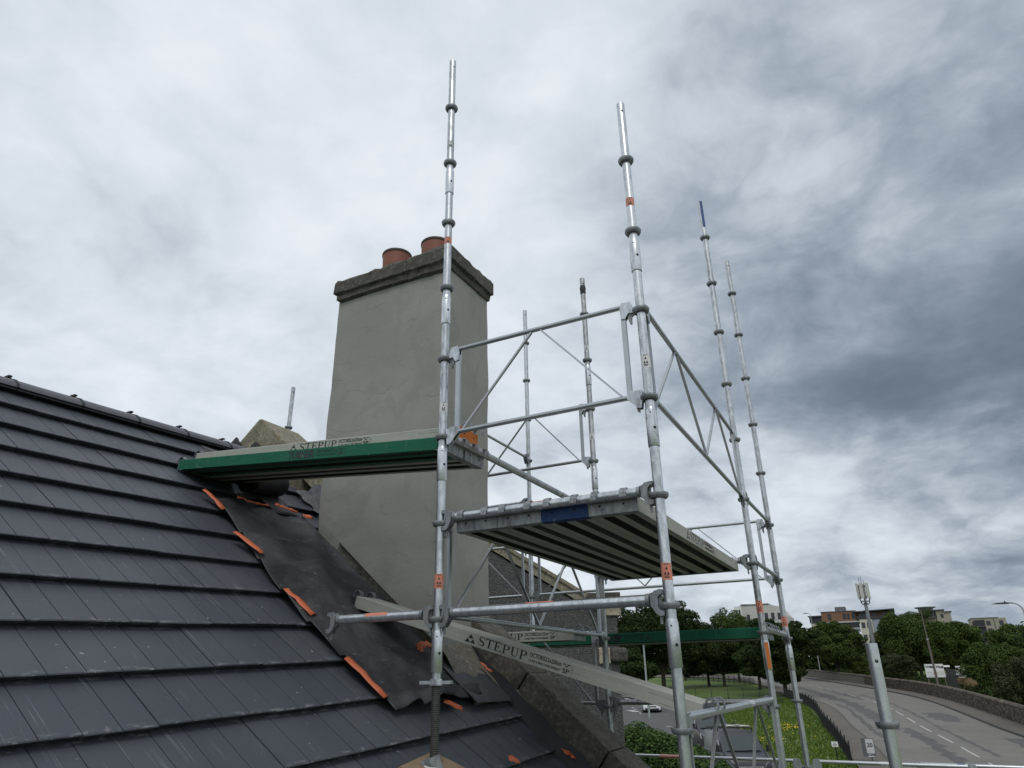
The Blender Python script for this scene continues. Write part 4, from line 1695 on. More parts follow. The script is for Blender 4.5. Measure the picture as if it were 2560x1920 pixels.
def print_side(root, x, kind, size):
    """lettering on the plank's -y side, starting at local x"""
    side = lambda xx, z, y=-.1119: basis((1, 0, 0), (0, 0, 1), (0, -1, 0), (xx, y, -PLANK_H + z))
    if kind == 'turner':
        text(root, 'TURNER', .070, side(x, .012), 'ink_grey', offset=.0032, width=.229, shear=.12)
        x2 = x + .252
        text(root, 'OCD 0.225x2.50m', .028, side(x2, .041), 'ink_grey', width=.172, offset=.0004)
        text(root, 'CLASS 6 MAX LOAD 600kg/m²', .0165, side(x2, .019), 'ink_grey', width=.165)
        x3 = x2 + .182
        ink = 'ink_grey'
    else:
        part('brand_lettering', STEPUP, None, root, M=side(x, .013, -.1123) @ Matrix.Diagonal((.44 / STEP_W, .050, .050, 1)))
        x2 = x + .450
        text(root, 'OCTO®' + kind, .032, side(x2, .041), 'ink', offset=.0006, width=.203)
        text(root, 'CLASS 6 MAX LOAD 600kg/m²', .0178, side(x2, .016), 'ink', offset=.0004, width=.203)
        x3 = x2 + .215
        ink = 'ink'
    text(root, 'SP', .034, side(x3, .012), ink, offset=.0007, width=.042)
    cr = MB()
    for cx, cz in ((.008, .054), (.034, .054), (.021, .044)):
        cr.add([(cx - .007, 0, cz), (cx + .007, 0, cz), (cx + .009, 0, cz + .008), (cx + .0045, 0, cz + .004), (cx, 0, cz + .009), (cx - .0045, 0, cz + .004), (cx - .009, 0, cz + .008)], [tuple(range(7))])
    part('crown_mark', cr, ink, root, M=Matrix.Translation((x3, -.1125, -PLANK_H)))
    vb = MB().add([(0, 0, .010), (.0016, 0, .010), (.0016, 0, .062), (0, 0, .062)], [(0, 1, 2, 3)]).add([(.003, 0, .040), (.009, 0, .034), (.009, 0, .038), (.003, 0, .046)], [(0, 1, 2, 3)])
    part('mark_line', vb, ink, root, M=Matrix.Translation((x3 + .055, -.1125, -PLANK_H)))


def plank(L_, M, mat, label, kind=None, tx=1.2, capmat=(None, None), group='steel scaffold boards', hooks=True):
    root = thing('scaffold_board', label, 'scaffold board', M, group)
    sh_, shaded_ = plank_body(L_)
    part('board_body', sh_, mat, root)
    part('underside_channel', shaded_, 'channel_shade', root)  # groove shade is painted by this darker colour
    for e in (0, 1):
        part('end_cap', plank_cap(L_, e), capmat[e] or 'cap_steel', root)
        if hooks:
            for y in (-.066, .066):
                part('hook', plank_hook(L_, e, y), 'cast', root)
        for y in (-.05, .06):
            x = .0255 if e == 0 else L_ - .0255
            part('cap_hole', MB().tube((x, y, -.034), (x + (-.0008 if e == 0 else .0008), y, -.034), .0055, n=10), 'hole', root)
    if kind:
        print_side(root, tx, kind, 1)
    return root


# square deck: four boards running back from the near ledger
deck_names = ['leftmost board of the square deck seen from below', 'second board from the left in the square deck',
              'square deck board with a blue painted end', 'rightmost square deck board with lettering on its outer side']
for i, xc in enumerate((-1.898, -1.640, -1.382, -1.122)):
    M = basis((0, 1, 0), (-1.135, 0, 0), (0, 0, 1), (xc, 3.183, Zk(-1) + .030 - .004))
    o = plank(2.497, M, 'plank_grey', deck_names[i], '22.5x250cm' if i == 3 else None, .94, ('cap_blue' if i == 2 else None, None))
# stacked boards from the chimney side ledger up onto the roof
AX = Vector((2.37, 0.0, -.219)).normalized()
AY = Vector((0, 1, 0))


def up_board(y, z_right, L_, tx_world, slope, *a, **k):
    R_ = Vector((-2.105, y, z_right))
    x = Vector((1, 0, -slope)).normalized()
    tx = ((tx_world - R_.x) / x.x + L_) if tx_world else None
    kind = k.pop('kind', None)
    return plank(L_, basis(x, AY, x.cross(AY), R_ - x * L_), *a, kind, tx or 0, **k)


up_board(3.330, 1.309, 2.40, -3.364, .0924, 'plank_green', 'green board reaching from the scaffold onto the roof', kind='turner')
up_board(3.575, 1.307, 2.40, None, .0924, 'plank_grey', 'lower grey board hidden behind the green board below the orange-ended one')
up_board(3.502, 1.430, 2.45, -3.539, .0843, 'plank_grey', 'grey board with an orange end stacked on the green board', kind='22.5x250cm', capmat=(None, 'cap_orange'))
# board sloping from the roof down to the low right frame
PR = Vector((-.885, 3.86, Zk(-3) + .048 + .028))
PL = Vector((-3.16, 3.915, .520))
ax = (PR - PL).normalized()
ay = Vector((0, 0, 1)).cross(ax).normalized()
az = ax.cross(ay)
L_ = 2.42
P0 = PR - ax * L_
plank(L_, basis(ax, ay, az, P0), 'plank_grey', 'pale grey board sloping from the roof down to the right', '22.5x250cm', (-2.298 - P0.x) / ax.x)
# low boards behind the gable
Mx = lambda x0, y, z: basis((1, 0, 0), (0, 1, 0), (0, 0, 1), (x0, y, z))
plank(2.49, Mx(-3.365, 5.92, Zk(-2) + .046), 'plank_green', 'low green board behind the gable in front of the trees', 'turner', 1.10)
plank(2.49, Mx(-3.365, 6.17, Zk(-2) + .043), 'plank_grey', 'low grey board lying behind the low green board', None)
plank(1.24, Mx(-3.365, 5.19, Zk(-2) + .046), 'plank_grey', 'short pale board beyond the coping ending at the taped standard', '22.5x125cm', .35)

# --- screw jack under the front left standard, on a timber wedge
jack = thing('screw_jack', 'threaded steel base jack under the standard in front of the chimney', 'jack', (-2.115, 3.183, -.40))
th = []
z = 0.02
while z < .40:
    th += [(.0195, z), (.0232, z + .0025), (.0232, z + .0045), (.0195, z + .007)]
    z += .0095
part('thread', MB().lathe(th, 24), 'steel_thread', jack)
nut = MB().lathe([(.024, .372), (.036, .372), (.036, .378), (.033, .402), (.024, .402)], 6)
for a in (0.15, math.pi + 0.15):
    nut.box(.03, .088, -.012, .012, .378, .394, Matrix.Rotation(a, 4, 'Z'))
part('wing_nut', nut, 'galv', jack)
br = MB()
for s in (-1, 1):
    br.box(-.045, .045, s * .032 - .004, s * .032 + .004, -.03, .055, Matrix.Rotation(.55, 4, 'Z') @ Matrix.Rotation(-.35, 4, 'Y'))
br.tube((-.002, -.05, .022), (-.002, .05, .022), .011, n=12)
part('swivel_fork', br, 'cast', jack)
wd = thing('timber_wedge', 'pale timber wedge on the tiles under the threaded jack', 'timber wedge', rp(-1.20, 3.22, 0))
M = basis(ROOF_D, -ROOF_T, ROOF_N) @ Matrix.Rotation(.12, 4, 'Z')
mb = MB()
vs = [(-.19, -.20, .0), (.17, -.20, .0), (.17, .17, .0), (-.19, .17, .0), (-.19, -.20, .15), (.15, -.20, .15), (.13, .15, .045), (-.185, .155, .045)]
mb.add([M @ Vector(v) for v in vs], [(0, 3, 2, 1), (4, 5, 6, 7), (0, 1, 5, 4), (2, 3, 7, 6), (1, 2, 6, 5), (0, 4, 7, 3)])
o = part('wedge_block', mb, 'timber', wd)
bv = o.modifiers.new('b', 'BEVEL'); bv.width = .004
rg = MB().path([M @ Vector((-.12 + .02 * i, .05 + .03 * math.sin(i * 1.3), .085 + .012 * math.cos(i * 2))) for i in range(7)], .006, 6)
rg.path([M @ Vector((-.14 + .018 * i, .02 + .02 * math.cos(i * 1.9), .092 + .01 * math.sin(i))) for i in range(6)], .005, 6)
part('rag', rg, 'rag_white', wd)


# ------------------------------------------------------------------ neighbouring house
nb = thing('neighbour_house', 'grey roughcast gable with sandstone coping behind the scaffold', 'house', (-3.7, 10.5, 0))
bb = math.radians(24)
NE = Vector((-math.cos(bb), -math.sin(bb), 0))       # along the gable, leftwards
NWd = Vector((-math.sin(bb), math.cos(bb), 0))       # back along the house
NM = basis(NE, NWd, (0, 0, 1))
gzb = gz(10) - .2
mb = MB()
prof = [(0.06, gzb), (0.03, .98), (.25, 1.0), (.55, 1.02), (4.2, 3.23), (8.4, .98), (8.4, gzb)]
k = len(prof)
mb.add([NM @ Vector((a, y, z)) for y in (0, 9) for a, z in prof], [tuple(range(k)), tuple(range(2 * k - 1, k - 1, -1))] + [(i, k + i, k + (i + 1) % k, (i + 1) % k) for i in range(k)])
part('gable_wall', mb, 'roughcast', nb)
mb = MB()
for (a0, z0_, a1, z1_) in ((.40, 1.11, 4.2, 3.40), (8.0, 1.11, 4.2, 3.40)):
    mb.add([NM @ Vector((a, y, z)) for y in (.32, 9.2) for a, z in ((a0, z0_ - .06), (a1, z1_ - .06))], [(0, 1, 3, 2)])
part('slate_roof', mb, 'slate_far', nb)
cs = [(.42, 1.16), (1.05, 1.55), (1.72, 1.955), (2.4, 2.365), (3.1, 2.79), (4.2, 3.45)]
for (a0, z0_), (a1, z1_) in zip(cs, cs[1:]):
    d = Vector((a1 - a0, 0, z1_ - z0_)).normalized()
    n_ = Vector((-d.z, 0, d.x))
    m2 = MB()
    P0, P1 = Vector((a0, 0, z0_)) + d * .004, Vector((a1, 0, z1_)) - d * .004
    sec = [(-.06, 0), (-.06, -.05), (-.03, -.075), (-.03, -.17), (.34, -.17), (.34, 0), (.15, .02)]
    vs = [NM @ (P + n_ * h + Vector((0, y, 0))) for P in (P0, P1) for y, h in sec]
    q = len(sec)
    m2.add(vs, [tuple(range(q - 1, -1, -1)), tuple(range(q, 2 * q))] + [(i, (i + 1) % q, q + (i + 1) % q, q + i) for i in range(q)])
    part('coping_stone', m2, 'moss_stone', nb)
part('kneeler_stone', MB().box(-.04, .46, -.07, .35, 1.0, 1.19, NM), 'cap_stone', nb)
part('corner_stone', MB().box(-.035, .30, -.03, .3, .86, .995, NM), 'pale_stone', nb)
o = part('skewputt', MB().box(-.09, .16, -.09, .25, .195, .40, NM), 'cap_stone', nb)
bv = o.modifiers.new('b', 'BEVEL'); bv.width = .05; bv.segments = 3
part('corner_stone', MB().box(.165, .33, -.02, .2, .185, .405, NM), 'pale_stone', nb)


# ------------------------------------------------------------------ vegetation
def leaf_cloud(name, blobs, n, size, mat, seed, parent=None, flat=0.5, off=(0, 0, 0)):
    """many small leaf faces spread through the outer part of a set of ellipsoids"""
    g = np.random.default_rng(seed)
    B = np.array([b[:3] for b in blobs]); Rr = np.array([b[3:6] for b in blobs])
    wgt = (Rr[:, 0] * Rr[:, 2]); wgt = wgt / wgt.sum()
    idx = g.choice(len(blobs), n, p=wgt)
    v = g.normal(size=(n, 3)); v /= np.linalg.norm(v, axis=1)[:, None]
    rad = 1 - np.abs(g.normal(0, .22, n))
    rad = np.clip(rad, .15, 1.12)
    C = B[idx] + v * Rr[idx] * rad[:, None] - np.array(off)
    nrm = v * .7 + g.normal(size=(n, 3)) * .6 + np.array([0, 0, flat]); nrm /= np.linalg.norm(nrm, axis=1)[:, None]
    t = g.normal(size=(n, 3)); t -= nrm * (t * nrm).sum(1)[:, None]; t /= np.linalg.norm(t, axis=1)[:, None]
    b = np.cross(nrm, t)
    s = size * g.uniform(.55, 1.35, n)[:, None]
    bend = nrm * s * .18
    V = np.stack([C - t * s * .75, C + b * s * .42 + bend, C + t * s * .75, C - b * s * .42 + bend], 1).reshape(-1, 3)
    me = bpy.data.meshes.new(name)
    me.vertices.add(4 * n); me.vertices.foreach_set('co', V.ravel().astype(np.float32))
    me.loops.add(4 * n); me.loops.foreach_set('vertex_index', np.arange(4 * n, dtype=np.int32))
    me.polygons.add(n); me.polygons.foreach_set('loop_start', np.arange(0, 4 * n, 4, dtype=np.int32)); me.polygons.foreach_set('loop_total', np.full(n, 4, dtype=np.int32))
    me.update(calc_edges=True)
    return link(name, me, mat, parent)


def crown_blobs(c, rx, ry, rz, k, seed, lump=.36):
    """a few large boughs carrying many small clumps, uneven and gappy at the edge"""
    g = np.random.default_rng(seed)
    c = np.array(c)
    R_ = np.array([rx, ry, rz])
    out = [(*c, *(R_ * .55))]
    boughs = []
    for i in range(12):
        v = g.normal(size=3); v /= np.linalg.norm(v)
        v[2] = v[2] if v[2] > -.3 or i % 2 else -v[2]
        q = g.uniform(.45, .75)
        r_ = g.uniform(.30, .46)
        b = c + v * R_ * q
        boughs.append((b, r_))
        out.append((*b, *(R_ * r_ * .85)))
    for i in range(k):
        b, r_ = boughs[g.integers(len(boughs))]
        v = g.normal(size=3); v /= np.linalg.norm(v)
        if v[2] < -.7:
            v[2] *= -.5
        p = b + v * R_ * r_ * g.uniform(.75, 1.2)
        d = (p - c) / R_
        m_ = np.linalg.norm(d)
        if m_ > 1.05:
            p = c + (p - c) / m_ * g.uniform(.92, 1.06)
        q = lump * g.uniform(.28, .62)
        out.append((*p, rx * q, ry * q, rz * q * .8))
    return out


def tree(name, label, c, rx, rz, mat, n, leaf, seed, cat='tree', group='trees beyond the house', k=26, trunk=True, lump=.36, low=True):
    base = Vector((c[0], c[1], gz(c[1])))
    n = int(n * 4.2)
    leaf = leaf * .45
    k = int(k * 1.7)
    top = c[2] + rz * 1.16
    bot = max(gz(c[1]) + .7, c[2] - rz * 1.5) if low and cat == 'tree' else c[2] - rz * 1.1
    c = (c[0], c[1], (top + bot) / 2)
    rz = (top - bot) / 2
    rx = rx * 1.18
    root = thing(name, label, cat, base, group)
    blobs = crown_blobs(c, rx, rx * .9, rz, k, seed, lump)
    leaf_cloud('crown', blobs, n, leaf, mat, seed, root, off=tuple(base))
    if trunk:
        r = random.Random(seed)
        mb = MB()
        hC = c[2] - rz * .35 - base.z
        tr = .035 * rx + .08
        mb.tube((0, 0, -.1), (0, 0, max(.6, hC * .55)), tr, tr * .75, 9)
        top = Vector((0, 0, max(.6, hC * .55)))
        for b in blobs[1:9]:
            e = Vector(b[:3]) - base
            m_ = top.lerp(e, .5) + Vector((r.uniform(-.3, .3), r.uniform(-.3, .3), .2))
            mb.tube(top, m_, tr * .5, tr * .32, 6)
            mb.tube(m_, e, tr * .32, tr * .1, 6)
        part('trunk', mb, 'bark', root, True)
    return root


tree('broadleaf_tree', 'broad dark green tree behind the low green board, left of the park', (-33.0, 112, 4.9), 7.0, 5.6, 'leaf_dark', 15000, .50, 1)
tree('broadleaf_tree', 'dark tree half hidden by the roughcast gable corner', (-37.5, 105, 4.6), 4.4, 4.6, 'leaf_dark', 8000, .46, 2)
tree('broadleaf_tree', 'tree with ragged pointed top in front of the white block', (-25.6, 132, 6.6), 4.0, 4.2, 'leaf_mid', 8000, .42, 3, lump=.44)
tree('broadleaf_tree', 'lower dark tree at the far edge of the park lawn', (-25.2, 118, 1.7), 4.3, 3.7, 'leaf_dark', 8000, .44, 4)
tree('broadleaf_tree', 'large dark tree overhanging the road bend behind the railings', (-13.4, 96.5, 1.3), 5.0, 4.5, 'leaf_dark', 15000, .42, 5)
tree('broadleaf_tree', 'dark tree between the two right-hand standards and the road bend', (-18.6, 110, 2.1), 4.3, 4.3, 'leaf_dark', 10000, .44, 6)
tree('broadleaf_tree', 'rounded tree left of the antenna mast below the brick apartments', (-9.9, 135, 2.7), 4.6, 4.7, 'leaf_mid', 11000, .42, 7)
tree('broadleaf_bush', 'light green bush on the wall left of the mast foot', (-6.6, 137, .5), 2.2, 1.7, 'leaf_bright', 3500, .32, 8, 'bush', trunk=False)
tree('broadleaf_bush', 'grey green bush over the stone wall left of the billboard', (-.7, 117, .1), 3.3, 1.9, 'leaf_olive', 6000, .30, 9, 'bush', trunk=False)
tree('broadleaf_tree', 'big full tree behind the telegraph pole and billboard', (1.9, 124, 4.2), 4.8, 4.7, 'leaf_mid', 14000, .40, 10)
tree('broadleaf_tree', 'brighter rounded tree right of the telegraph pole', (6.6, 131, 3.1), 4.6, 3.6, 'leaf_bright', 11000, .40, 12)
tree('broadleaf_tree', 'dark bushy tree behind the scrapyard right of the billboard', (10.8, 112, .7), 4.0, 2.8, 'leaf_mid', 9000, .40, 13)
tree('broadleaf_tree', 'leafy bush spilling over the stone wall at the right', (7.9, 90, -.6), 2.9, 3.0, 'leaf_mid', 10000, .30, 14, 'bush')
tree('broadleaf_tree', 'dark overgrown bush at the right picture edge above the wall', (8.5, 75, -1.5), 2.1, 2.9, 'leaf_olive', 9000, .26, 15, 'bush')
tree('broadleaf_tree', 'tree whose branch tips reach in behind the right street lamp', (9.9, 60, 2.6), 2.4, 2.3, 'leaf_dark', 5000, .22, 16, lump=.3)
tree('broadleaf_tree', 'tall green tree at the right edge behind the overgrown bush', (13.0, 99, 1.2), 3.6, 3.6, 'leaf_mid', 8000, .38, 17)
tree('broadleaf_tree', 'small dark tree under the low green board beside the gable corner', (-34.5, 101, 1.2), 3.6, 3.0, 'leaf_dark', 6000, .42, 41)
tree('broadleaf_tree', 'dark tree in the middle of the row under the low green board', (-28.3, 121, 2.6), 4.0, 4.4, 'leaf_dark', 8000, .44, 42)
tree('broadleaf_tree', 'distant dark tree filling the gap left of the white block', (-37.0, 140, 4.6), 5.0, 4.2, 'leaf_dark', 8000, .44, 43)
# hedge beside the vans
hb = []
g_ = random.Random(5)
for i in range(34):
    t = i / 33
    x = -13.2 + 5.0 * t
    y = 38.8 - 2.6 * t
    top = -2.25 - 1.45 * t ** 1.3
    zc = (top + gz(y)) / 2
    hb.append((x + g_.uniform(-.35, .35), y + g_.uniform(-.5, .5), zc + g_.uniform(-.15, .1), g_.uniform(.7, 1.0), g_.uniform(.7, .95), (top - gz(y)) / 2 * g_.uniform(.85, 1.06)))
hd = thing('hedge', 'dense green hedge between the car park and the dark vans', 'hedge', (-10.5, 37.5, gz(37.5)))
leaf_cloud('foliage', hb, 46000, .105, 'leaf_hedge', 21, hd, off=(-10.5, 37.5, gz(37.5)), flat=.8)
mb = MB()
for i, b in enumerate(hb[::3]):
    mb.tube(Vector((b[0], b[1], gz(b[1]))) - hd.matrix_basis.translation, Vector((b[0], b[1], b[2] + b[5] * .5)) - hd.matrix_basis.translation, .03, .01, 6)
part('stem', mb, 'bark', hd)
# rough verge by the car park and the wood far off
vb_ = []
for i in range(30):
    t = i / 29
    vb_.append((-21.4 + 9.0 * t + g_.uniform(-.3, .3), 80 - 24 * t, gz(80 - 24 * t) + .15, .6, .8, .4))
tag(leaf_cloud('undergrowth', vb_, 5000, .16, 'leaf_olive', 33), 'rough weedy verge along the car park edge', kind='stuff')
ub = []
wl_ = offset(ROAD_R, 4.2)
for i, (x, y) in enumerate(wl_):
    if 84 < y < 152:
        for q in range(4):
            d_ = g_.uniform(0, 7)
            ub.append((x + d_ + .5, y + g_.uniform(-1, 2), gz(y) + g_.uniform(.2, .7), g_.uniform(.9, 1.6), g_.uniform(.9, 1.6), g_.uniform(.6, 1.15)))
ub = [b for b in ub if not (1.2 < b[0] < 6.5 and 93 < b[1] < 99)]
tag(leaf_cloud('shrubbery', ub, 30000, .17, 'leaf_dark', 35), 'dark tangled undergrowth behind the stone wall', kind='stuff')
tl = []
for i in range(90):
    x = -75 + 150 * i / 89
    y = 178 + g_.uniform(-8, 14)
    h = g_.uniform(3.0, 5.2)
    tl.append((x, y, .4 + h * .5, g_.uniform(3, 5), 3, h * .75))
tag(leaf_cloud('treeline', tl, 26000, .8, 'leaf_dark', 34), 'continuous dark wood along the horizon', kind='stuff')

# grass blades and flowers on the near lawn
g = np.random.default_rng(3)


def in_lawn(x, y):
    fx = np.interp(y, [30, 44.5, 60, 82, 92], [-1.2, -2.9, -5.6, -9.5, -12.0])
    lx = np.interp(y, [30, 36, 48, 56, 64.5, 80], [-4.6, -5.2, -8.6, -12.9, -18.0, -22])
    return (x < fx - .15) & (x > lx + .2)


xs = g.uniform(-24, -1, 120000); ys = 32 + 60 * g.random(120000) ** 1.2
ok = in_lawn(xs, ys)
xs, ys = xs[ok][:30000], ys[ok][:30000]
n = len(xs)
zz = -5.9 + .036 * ys
h = g.uniform(.05, .20, n); w = g.uniform(.02, .05, n); a = g.uniform(0, math.pi * 2, n)
lean = g.normal(0, .07, (n, 2))
V = np.zeros((n, 3, 3))
V[:, 0] = np.stack([xs - w * np.cos(a), ys - w * np.sin(a), zz], 1)
V[:, 1] = np.stack([xs + w * np.cos(a), ys + w * np.sin(a), zz], 1)
V[:, 2] = np.stack([xs + lean[:, 0], ys + lean[:, 1], zz + h], 1)


def tri_mesh(name, V):
    n = len(V)
    me = bpy.data.meshes.new(name)
    me.vertices.add(3 * n); me.vertices.foreach_set('co', V.reshape(-1).astype(np.float32))
    me.loops.add(3 * n); me.loops.foreach_set('vertex_index', np.arange(3 * n, dtype=np.int32))
    me.polygons.add(n); me.polygons.foreach_set('loop_start', np.arange(0, 3 * n, 3, dtype=np.int32)); me.polygons.foreach_set('loop_total', np.full(n, 3, dtype=np.int32))
    me.update(calc_edges=True)
    return me


tag(link('grass', tri_mesh('grass', V), 'blade'), 'tufted long grass on the lawn inside the railings', kind='stuff')


def flowers(name, mat, label, spots, per, size, seed):
    g = np.random.default_rng(seed)
    T = []
    for (x, y, rx, ry, k) in spots:
        px_ = x + g.normal(0, rx, k); py_ = y + g.normal(0, ry, k)
        for p, q in zip(px_, py_):
            if not in_lawn(np.array([p]), np.array([q]))[0]:
                continue
            z = gz(q) + g.uniform(.10, .22)
            s = size * g.uniform(.6, 1.3)
            a = g.uniform(0, 6)
            c = np.array([p, q, z])
            ring = [c + np.array([s * math.cos(a + i * 1.257), s * math.sin(a + i * 1.257), .02 * math.sin(i * 3)]) for i in range(5)]
            for i in range(5):
                T.append([c + np.array([0, 0, s * .5]), ring[i], ring[(i + 1) % 5]])
    tag(link(name, tri_mesh(name, np.array(T)), mat), label, kind='stuff')


flowers('dandelion_flowers', 'flower_yellow', 'yellow flowers clustered on the lawn', [(-8.6, 59.5, .7, 1.3, 70), (-8.9, 52.5, .4, 1.2, 18), (-7.5, 60, 2.5, 7, 14)], 0, .055, 4)
flowers('daisy_flowers', 'flower_white', 'small white flowers dotted over the lawn', [(-8, 60, 4, 10, 120), (-12, 74, 4, 8, 60)], 0, .035, 5)


# ------------------------------------------------------------------ stone boundary wall, railings
wall = thing('boundary_wall', 'old rubble stone wall with rounded coping beside the far footway', 'wall', (0, 90, gz(90)))
wl = offset(ROAD_R, 1.95)
acw = walk(wl)
sA = min(s for s, p in zip(acw, wl) if p[1] > 46)
sB = max(s for s, p in zip(acw, wl) if p[1] < 150)
core, cope, stones = MB(), MB(), MB()
r = random.Random(2)
s = sA
off = Vector((0, 90, gz(90)))
HW = 1.15
while s < sB:
    e = s + 2.5
    a, b = at_len(wl, acw, s), at_len(wl, acw, e)
    A, B = Vector((*a, gz(a[1]))) - off, Vector((*b, gz(b[1]))) - off
    d = (B - A)
    dn = d.normalized()
    sd = Vector((dn.y, -dn.x, 0)).normalized()
    Mw = basis(dn, sd, dn.cross(sd) * -1 if dn.cross(sd).z < 0 else dn.cross(sd), A)
    core.box(0, d.length, .02, .42, -.1, HW, Mw)
    x = 0
    while x < d.length - .01:
        wv = min(r.uniform(.35, .6), d.length - x)
        cope.prism([(-.05, HW + .004), (-.06, HW + .08), (.05, HW + .19), (.30, HW + .20), (.46, HW + .09), (.47, HW + .004)], x + .006, x + wv - .006, Mw @ basis((0, 1, 0), (0, 0, 1), (1, 0, 0)))
        x += wv
    if a[1] < 118:
        z = .0
        while z < HW - .06:
            hh = min(r.uniform(.13, .22), HW - .01 - z)
            x = r.uniform(-.15, 0)
            while x < d.length:
                wv = r.uniform(.2, .52)
                stones.box(max(0, x) + .008, min(d.length, x + wv) - .008, -.012 - r.uniform(0, .045), .03, z + .008, z + hh - .008, Mw)
                x += wv
            z += hh
    s = e
part('wall_core', core, 'masonry_core', wall)
tag(part('wall_stones', stones, 'wall_stone', wall), kind='stuff')
tag(part('coping_course', cope, 'wall_stone', wall), kind='stuff')


def railings(label, pts, h, post=2.4, pick=.14):
    base = Vector((*pts[0], gz(pts[0][1])))
    root = thing('railings', label, 'railings', base, 'black iron railings')
    acc = walk(pts)
    T = acc[-1]
    gp_ = lambda s: Vector((*at_len(pts, acc, s), gz(at_len(pts, acc, s)[1]))) - base
    n = max(1, round(T / post))
    up = Vector((0, 0, 1))
    pk = MB()
    for i in range(n):
        a, b = gp_(T * i / n), gp_(T * (i + 1) / n)
        part('post', MB().tube(a - up * .1, a + up * (h + .22), .045, .035, 6), 'iron_black', root)
        for z in (.14, h - .08):
            part('rail', MB().bar(a + up * z, b + up * z, .05, .02), 'iron_black', root)
        m = int((b - a).length / pick)
        for j in range(1, m):
            p = a.lerp(b, j / m)
            pk.bar(p + up * .05, p + up * h, .022, .022, (1, 0, 0))
    tag(part('pickets', pk, 'iron_black', root), kind='stuff')


fl = [p for p in offset(ROAD_L, -1.95) if 42 < p[1] < 95]
railings('black railings along the footway between lawn and road', fl, 1.0)
railings('black railings across the lawn below the grassy mound', [(-27.5, 95.5), (-24.9, 93.5), (-19, 90.5), (-14.1, 87.1), (-12.0, 84.0)], 1.15)
railings('distant black railings under the trees at the road bend', [(-39, 147), (-31, 136), (-25, 127), (-21, 120)], 1.1)


# ------------------------------------------------------------------ vehicles
def loft(secs):
    """skin closed cross-sections (lists of points, same count)"""
    mb = MB()
    n = len(secs[0])
    for s in secs:
        mb.v += [tuple(p) for p in s]
    for k in range(len(secs) - 1):
        for i in range(n):
            mb.f.append((k * n + i, k * n + (i + 1) % n, (k + 1) * n + (i + 1) % n, (k + 1) * n + i))
    mb.f.append(tuple(range(n - 1, -1, -1)))
    mb.f.append(tuple(range((len(secs) - 1) * n, len(secs) * n)))
    return mb


def car_section(y, w, z0, zb_, zt, wt, rr=.12):
    """cross-section at length y: floor z0, belt zb, roof zt with half widths w and wt"""
    pts = [(w - .06, z0), (w, z0 + .18), (w, zb_ - .05), (w - .02, zb_), (wt + .04, zt - rr), (wt - .06, zt - .02), (wt * .5, zt)]
    return [Vector((x, y, z)) for x, z in pts] + [Vector((-x, y, z)) for x, z in reversed(pts)]


def wheel(root, x, y, r, w=.22):
    s = 1 if x > 0 else -1
    t = MB().lathe([(r - .1, -w / 2), (r - .02, -w / 2), (r, -w / 2 + .03), (r, w / 2 - .03), (r - .02, w / 2), (r - .1, w / 2)], 22, basis((0, 1, 0), (0, 0, 1), (1, 0, 0), (x, y, r)))
    o = part('wheel', t, 'rubber', root, True)
    rm_ = MB().lathe([(.03, .045), (.09, .05), (r - .11, .035), (r - .10, -.02)], 16, basis((0, 1, 0), (0, 0, 1 * s), (1 * s, 0, 0), (x + s * (w / 2 - .05), y, r)))
    part('rim', rm_, 'chrome', o, True)


